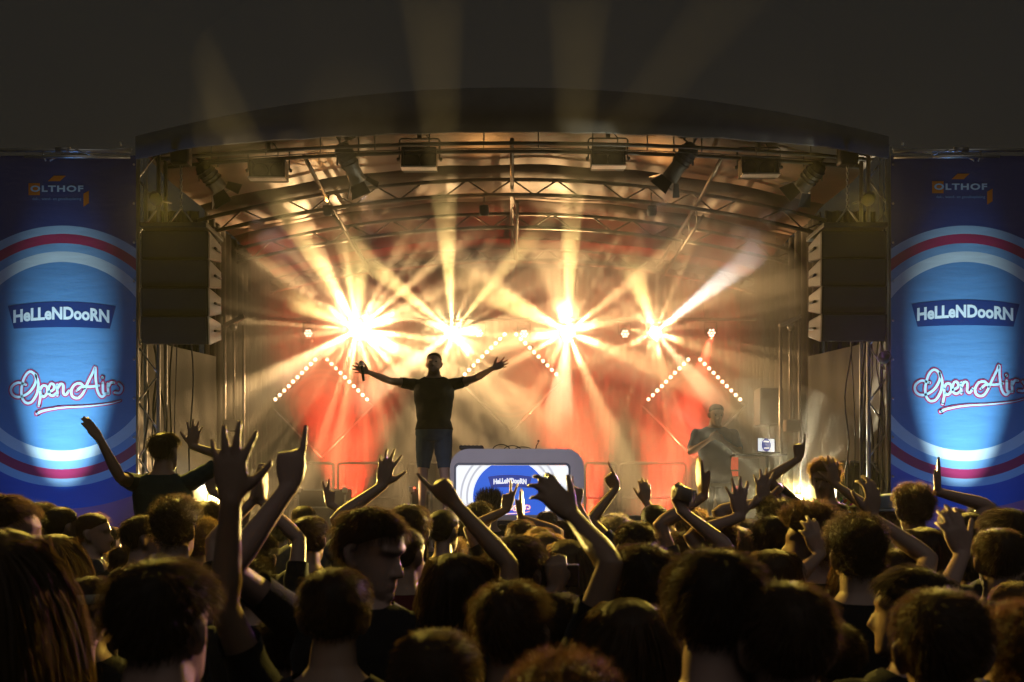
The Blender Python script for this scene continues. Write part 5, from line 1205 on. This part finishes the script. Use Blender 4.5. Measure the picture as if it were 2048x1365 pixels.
crowd(606, 1007, 46, 'buzz', 'dark', 'grey', 0, 'cropped head further back right of the big pointing hand, small hand raised', {1: (660, 1010, .1, 'two', UP, (1, -.3, -.2), (658, 975))}, d=7.4)
crowd(818, 1006, 72, 'short', 'dark', 'black', 5, 'person with thick dark hair below the performer, arm raised with open hand', {-1: (765, 972, .1, 'open', (.2, 1, 0), (-1, -.3, -.3), (776, 915))}, d=5.0)
crowd(808, 1049, 80, 'buzz', 'dark', 'red', -15, 'person with shaved head and yellow-lit neck below the performer')
crowd(886, 1016, 58, 'pony', 'black', 'black', -30, 'person with dark tied hair just left of the booth screen', fem=True)
crowd(903, 1082, 56, 'spiky', 'brown', 'grey', 0, 'person with spiky lit hair behind the long straight-haired woman')
crowd(912, 1106, 110, 'bob', 'dark', 'black', -8, 'woman with bobbed hair, arm rising to a pointing hand at the screen', {1: (910, 1008, .1, 'point', (.5, 1, 0), (.9, -.3, -.4), (872, 966))}, fem=True, d=3.1)
crowd(778, 1032, 50, 'short', 'brown', 'navy', -50, 'person in profile behind the shaved head, below the raised open hand', d=6.6)
crowd(1030, 1066, 108, 'short', 'dark', 'black', -20, 'dark thick-haired head in the middle, right below the booth screen')
crowd(1023, 1156, 150, 'short', 'brown', 'charcoal', -15, 'large head in the middle with orange-lit crown and mauve right edge')
crowd(872, 1250, 185, 'crop', 'brown', 'grey', -12, 'very large head at the bottom, left of centre, lit brow and cheek')
crowd(1130, 1328, 175, 'curly', 'red', 'brown', 0, 'blurred tousled crown at the very bottom, right of centre', d=1.7)
crowd(1258, 1194, 145, 'long', 'brown', 'black', -5, 'long-haired woman at the bottom centre with orange light on her crown', fem=True)
crowd(958, 1001, 48, 'short', 'dark', 'navy', -15, 'person in front of the lower left corner of the booth screen')
crowd(978, 982, 42, 'spiky', 'black', 'black', 0, 'person with spiky black hair seen against the booth screen', d=8.2)
crowd(1042, 1036, 54, 'crop', 'brown', 'black', 0, 'person with both hands up in front of the booth screen', {-1: (1012, 1020, .1, 'two', UP, (-1, -.3, -.3), (1020, 975)), 1: (1041, 1036, .25, 'flat', (-1, .3, 0), (1, -.3, -.3), (1044, 1003))}, d=6.2)
crowd(1080, 1052, 60, 'short', 'blond', 'grey', 8, 'fair-haired person below the lower right corner of the screen')
crowd(1092, 1064, 60, 'bob', 'blond', 'black', -12, 'woman with pale rim-lit bob, a thin arm with bracelets raised', {1: (1154, 1006, .1, 'point', UP, (1, -.3, -.3), (1156, 955))}, fem=True, d=5.7)
crowd(1138, 1077, 84, 'long', 'blond', 'black', 0, 'blonde woman with long yellow-lit hair, right of the middle', fem=True)
crowd(1093, 1020, 32, 'crop', 'dark', 'black', 0, 'small distant head just under the right edge of the screen', d=9.3)
crowd(1186, 1026, 40, 'short', 'dark', 'grey', 0, 'small distant round head right of the booth', d=8.6)
crowd(1290, 1082, 132, 'short', 'dark', 'black', 3, 'head with protruding ears, owner of the blue-edged hand before the screen', {-1: (1145, 1032, .15, 'claw', (-.3, 1, -.2), (.3, -.8, -.5), (1092, 975))}, d=2.75)
crowd(1274, 1038, 84, 'crop', 'dark', 'charcoal', 8, 'person holding up a crumpled clear cup, right of the booth', {1: (1363, 1022, .1, 'grip', (0, .6, 1), (1, -.3, -.3), (1367, 985))}, d=4.6)
crowd(1232, 1034, 48, 'curly', 'grey', 'black', -10, 'grey curly-haired person right of the booth, hand raised beside the red glow', {1: (1292, 1005, .1, 'loose', UP, (1, -.3, -.3), (1290, 965))}, d=6.8)
crowd(1310, 1004, 56, 'buzz', 'black', 'navy', 0, 'dark round head against the red glow, thin arm pointing up and left', {-1: (1232, 978, .1, 'point', (.4, 1, 0), (-1, -.3, -.3), (1213, 942))}, d=6.5)
crowd(1384, 1022, 56, 'curly', 'blond', 'olive', 0, 'fair curly-haired person behind the crumpled cup')
crowd(1437, 1029, 74, 'crop', 'brown', 'grey', 6, 'person below the man in blue with one flat hand raised', {-1: (1408, 992, .1, 'flat', (1, .3, 0), (-1, -.2, -.3), (1397, 938))}, d=4.9)
crowd(1366, 1060, 70, 'short', 'dark', 'black', 0, 'dark head low behind the very broad head, right of the cup holder')
crowd(1431, 1087, 180, 'short', 'dark', 'charcoal', 4, 'very broad dark head right of centre, yellow-lit crown, pale left ear', broad=1.05)
crowd(1577, 1152, 188, 'crop', 'brown', 'black', 0, 'very large round head lower right with a blue-green lit left edge', broad=1.08)
crowd(1548, 1098, 88, 'bob', 'brown', 'charcoal', -8, 'woman with mauve-lit bobbed hair above the very large round head', fem=True)
crowd(1548, 1027, 78, 'crop', 'dark', 'white', -20, 'person in a pale shirt below the right floor lamp, hand with watch raised', {-1: (1480, 1034, .1, 'open', UP, (-1, -.3, -.3), (1476, 990))}, d=4.7)
crowd(1556, 999, 64, 'curly', 'black', 'charcoal', -5, 'curly dark head in front of the right floor lamp, hand spread', {-1: (1524, 1004, .1, 'open', UP, (-1, -.3, -.3), (1527, 958))}, d=5.7)
crowd(1470, 1050, 70, 'long', 'blond', 'black', 0, 'woman with lit blond hair below the raised hand with the watch', fem=True)
# right side
crowd(1628, 1022, 80, 'afro', 'brown', 'black', 65, 'person with frizzy hair in profile looking left, below the lei wearer')
crowd(1715, 1037, 98, 'curly', 'dark', 'black', 0, 'full dark head right of the frizzy-haired profile, hand clawed upwards', {1: (1742, 1035, .35, 'claw', (-.5, 1, 0), (1, -.3, -.3), (1748, 972))}, d=3.7)
hatp, hati = crowd(1782, 992, 44, 'crop', 'dark', 'navy', -60, 'person in a pale brimmed hat near the right banner', d=7.2)
crowd(1830, 972, 60, 'curly', 'brown', 'grey', -8, 'curly-haired person at the right banner\'s edge, forearm and hand raised', {1: (1874, 984, .05, 'flat', (-1, .3, 0), (1, -.3, -.4), (1878, 938))}, d=6.0)
crowd(1853, 1054, 84, 'bob', 'dark', 'black', -10, 'woman with smooth lit hair below the raised forearm at the right', fem=True)
crowd(1909, 1014, 46, 'short', 'dark', 'black', 0, 'small dark head just right of the raised forearm, under the right banner', d=7.4)
crowd(1941, 1019, 62, 'buzz', 'dark', 'charcoal', 10, 'shaved head with visible ears under the right banner')
crowd(1969, 1007, 44, 'curly', 'grey', 'black', 0, 'small curly head furthest back under the right banner')
crowd(2016, 1012, 84, 'short', 'dark', 'black', 15, 'dark broad head at the right edge, below the banner')
crowd(2002, 1051, 92, 'crop', 'brown', 'navy', 10, 'round cropped head near the right edge, second row from the banner')
crowd(2032, 1130, 84, 'short', 'red', 'charcoal', 20, 'head at the right edge with orange-lit hair, upper of two')
crowd(2044, 1158, 92, 'crop', 'blond', 'black', 15, 'head at the right edge with orange-lit hair, lower of two', d=3.3)
crowd(1722, 1109, 94, 'bob', 'red', 'black', -5, 'woman with orange-lit left side of her hair, above the owner of the dark raised arm', fem=True)
crowd(1787, 1092, 84, 'short', 'brown', 'brown', 0, 'person with brown lit crown, long arm reaching up and left', {-1: (1640, 1110, .15, 'loose', (0, 1, 0), (-.4, -.6, -.6), (1622, 1060))}, d=4.0)
crowd(1872, 1108, 58, 'short', 'red', 'black', 0, 'small orange-lit crown between larger heads at the right')
crowd(1838, 1128, 132, 'short', 'black', 'black', 55, 'dark head turned left in profile, pale cheek and necklace')
crowd(1890, 1167, 182, 'crop', 'brown', 'charcoal', 0, 'very large head at lower right with an orange left edge', broad=1.05)
crowd(2075, 1225, 170, 'curly', 'red', 'brown', 10, 'blurred orange-lit curly hair cut by the right edge', d=2.0)
crowd(2010, 1200, 100, 'short', 'black', 'black', 5, 'dark head by the right edge whose arm reaches up and left', {-1: (1925, 1110, .15, 'loose', (0, 1, 0), (-.5, -.5, -.6), (1905, 1045))}, d=2.9)
crowd(1668, 1240, 110, 'short', 'black', 'black', 0, 'dark head low between the two very large heads at the right', d=2.9)
crowd(1120, 1180, 100, 'crop', 'black', 'black', 0, 'dark head in the middle behind a raised phone', {-1: (1112, 1180, .25, 'grip', (0, .6, 1), (-.6, -.4, -.6), (1112, 1150))}, d=3.0)
crowd(1370, 1240, 120, 'short', 'black', 'black', 6, 'dark head in shadow low right of the long-haired woman', d=2.9)
crowd(560, 1230, 100, 'short', 'black', 'charcoal', 0, 'dark head in shadow low between the two big raised arms', d=3.2)
crowd(500, 1120, 70, 'curly', 'black', 'black', 0, 'dark curly head just right of the huge open hand\'s forearm', d=4.4)
# more heads that fill the rows between the stage and the middle of the crowd
FILL = [(216, 1052, 44, 'short', 'dark', 'black', 'head just right of the reddish-haired woman in profile'), (452, 1052, 44, 'crop', 'brown', 'grey', 'head far back, half hidden by the huge open hand\'s wrist'), (560, 1040, 40, 'short', 'black', 'navy', 'small head far back between the two big raised arms'),
 (690, 1040, 42, 'curly', 'brown', 'black', 'small curly head left of the man looking back'), (852, 1036, 40, 'crop', 'dark', 'grey', 'small head at the performer\'s feet'), (932, 1042, 44, 'short', 'brown', 'black', 'head below the booth\'s left corner'), (1006, 1046, 42, 'buzz', 'dark', 'navy', 'cropped head under the middle of the screen'),
 (1128, 1040, 42, 'short', 'brown', 'black', 'head under the booth\'s right corner'), (1210, 1060, 52, 'crop', 'dark', 'charcoal', 'head right of the blonde woman, under the red glow'), (1340, 1034, 44, 'short', 'blond', 'black', 'fair head between the cup and the dark round head'), (1418, 1056, 50, 'buzz', 'brown', 'grey', 'cropped head just above the very broad dark head'),
 (1500, 1036, 44, 'short', 'dark', 'black', 'head between the two raised hands before the floor lamp'), (1590, 1030, 46, 'crop', 'dark', 'navy', 'head directly below the pointing shoulder rider'), (1690, 1018, 42, 'short', 'black', 'black', 'head right below the lei wearer\'s open hand'), (1752, 1020, 42, 'curly', 'dark', 'grey', 'small curly head left of the hat wearer'), (1800, 1034, 46, 'short', 'brown', 'black', 'head below the hat wearer'),
 (1990, 1036, 42, 'short', 'dark', 'grey', 'small head between two broad heads near the right edge'), (1895, 1060, 50, 'buzz', 'dark', 'black', 'cropped head right of the woman with smooth lit hair'), (150, 1070, 52, 'short', 'brown', 'navy', 'head below the reddish-haired woman'), (330, 1070, 50, 'short', 'black', 'black', 'head behind the hair bun, under the curly-haired one'),
 (760, 1100, 60, 'short', 'dark', 'charcoal', 'dark head just right of the man looking back'), (1190, 1100, 64, 'short', 'dark', 'black', 'dark head under the blue-edged raised arm'), (1500, 1110, 60, 'curly', 'brown', 'black', 'curly head left of the mauve-lit bob'), (1940, 1096, 66, 'short', 'dark', 'navy', 'dark head behind the arm reaching from the right edge')]
for i, (x, yt, w, st_, hc, sh_, lb_) in enumerate(FILL): crowd(x, yt, w, st_, hc, sh_, (-25, 0, 25, 0)[i % 4], lb_)
# riders on shoulders
lr, li = crowd(326, 862, 52, 'short', 'black', 'teal', -18, 'shoulder rider in a dark teal shirt with both arms flung wide, at left', {-1: (200, 880, -.36, 'flat', (.4, .2, -1), (0, -1, .25), (160, 826)), 1: (384, 893, .1, 'open', (-.3, 1, 0), (1, -.2, -.8), (392, 842))}, d=6.6, sit=True, skin=1)
crowd(328, 1062, 52, 'crop', 'dark', 'grey', 0, 'person carrying the left shoulder rider, hidden behind curly hair', d=6.82)
rr_, ri = crowd(1652, 920, 52, 'curly', 'blond', 'black', 150, 'shoulder rider wearing a colourful flower lei, turned to the camera, at right', {-1: (1597, 918, .0, 'point', (0, 1, 0), (-1, -.2, -.6), (1600, 868)), 1: (1668, 968, -.22, 'open', (-.2, 1, 0), (1, -.4, -.8), (1664, 925))}, d=6.6, sit=True, eyes=True, pitch=-6)
crowd(1654, 1062, 52, 'crop', 'dark', 'grey', 0, 'person carrying the lei-wearing shoulder rider', d=6.85)

# ------------------------------------------------------------------ worn and held things
def world_of(root, info, key='head'): return Matrix.Translation(root.location) @ Matrix.Rotation(root.rotation_euler.z, 4, 'Z') @ Matrix.Diagonal((*root.scale, 1)) @ info[key]
def child_from_world(mb, name, m, root, world=True):
    o = mb.build(name, m); o.parent = root
    Mr = Matrix.Translation(root.location) @ Matrix.Rotation(root.rotation_euler.z, 4, 'Z') @ Matrix.Diagonal((*root.scale, 1)); o.matrix_parent_inverse = Mr.inverted(); return o
H_ = world_of(bw, bi); mb = MB(); rings = []
for z, g in ((.158, .014), (.16, .019), (.188, .019), (.19, .014)): rings.append([H_ @ (head_point(z, 2 * math.pi * i / 28) + Vector((math.cos(2 * math.pi * i / 28), math.sin(2 * math.pi * i / 28), 0)) * g) for i in range(28)])
loft(mb, rings); child_from_world(mb, 'headband', mat('headband_cloth', (.4, .36, .28), .9), bw)
H_ = world_of(hatp, hati); hat = thing('hat', H_ @ Vector((0, 0, .2)), 'pale blue brimmed hat on a head near the right banner', 'hat'); mb = MB()
rings = [[H_ @ (Vector((math.cos(2 * math.pi * i / 28) * r, -.008 + 1.2 * math.sin(2 * math.pi * i / 28) * r, z))) for i in range(28)] for r, z in ((.10, .168), (.098, .185), (.094, .225), (.085, .252), (.06, .268), (.02, .272))]
loft(mb, rings); mb.build('crown', mat('hat_felt', (.32, .40, .50), .85), hat); mb = MB()
rings = [[H_ @ (Vector((math.cos(2 * math.pi * i / 28) * r, -.008 + 1.15 * math.sin(2 * math.pi * i / 28) * r, z))) for i in range(28)] for r, z in ((.098, .166), (.135, .156), (.137, .162), (.099, .173))]
loft(mb, rings); mb.build('brim', MATS['hat_felt'], hat)
# flower lei
lei_cols = [mat('petal_' + n, c, .8, var=.1) for n, c in (('yellow', (.75, .6, .05)), ('pink', (.8, .12, .35)), ('green', (.2, .6, .1)), ('blue', (.1, .25, .75)), ('orange', (.85, .3, .04)))]
H_ = world_of(rr_, ri); cN = H_ @ Vector((0, 0, .0)) + Vector((.05, -.03, 0)); lr2 = random.Random(5)
for k in range(26):
    a = 2 * math.pi * k / 26; front = math.sin(a) * .5 + .5
    pos = Vector((.125 * math.cos(a), 0, 0)); yv = -.135 * math.sin(a); pos = cN + Vector((pos.x, yv, -.02 - .13 * max(0, math.sin(a)) ** 1.5)); mb = MB()
    for j in range(7):
        d = Vector((lr2.gauss(0, 1), lr2.gauss(0, 1), lr2.gauss(0, 1))).normalized(); s_ = d.orthogonal().normalized() * .014; mb.add([pos, pos + d * .02 + s_, pos + d * .036, pos + d * .02 - s_], [(0, 1, 2, 3)])
    child_from_world(mb, 'lei_flower', lei_cols[k % 5], rr_)
# crumpled clear cup
c = P(1368, 988, 4.68); cup = thing('plastic_cup', c, 'crumpled clear plastic cup held upside down above the crowd', 'cup'); mb = MB(); rg = random.Random(2); prof = [(.028, -.05), (.03, -.03), (.035, 0), (.037, .02), (.041, .04), (.043, .045)]; n = 18; rings = []
ax = Matrix.Rotation(R(-70), 4, 'Y')
for r, z in prof: rings.append([c + ax @ Vector(((r + rg.gauss(0, .0035)) * math.cos(2 * math.pi * i / n), (r + rg.gauss(0, .0035)) * math.sin(2 * math.pi * i / n) * .8, z + rg.gauss(0, .003))) for i in range(n)])
V = [v for r in rings for v in r]; mb.add(V, [(i * n + k, i * n + (k + 1) % n, (i + 1) * n + (k + 1) % n, (i + 1) * n + k) for i in range(len(rings) - 1) for k in range(n)] + [tuple(range(n))], True)
mb.build('cup_wall', mat('clear_plastic', (.85, .85, .9), .15, var=0, trans=.75, spec=.6), cup)
# phone
c = P(1111, 1153, 3.27); ph = thing('phone', c, 'dark phone held up in the middle of the crowd, top edge lit', 'phone')
MB().box(c, (.155, .009, .075), M=Matrix.Rotation(R(12), 4, 'X'), bev=.004).build('case', M_BLACK, ph); MB().box(c + Vector((0, -.001, .0385)), (.15, .011, .003), bev=.001).build('top_edge', M_ALU, ph)
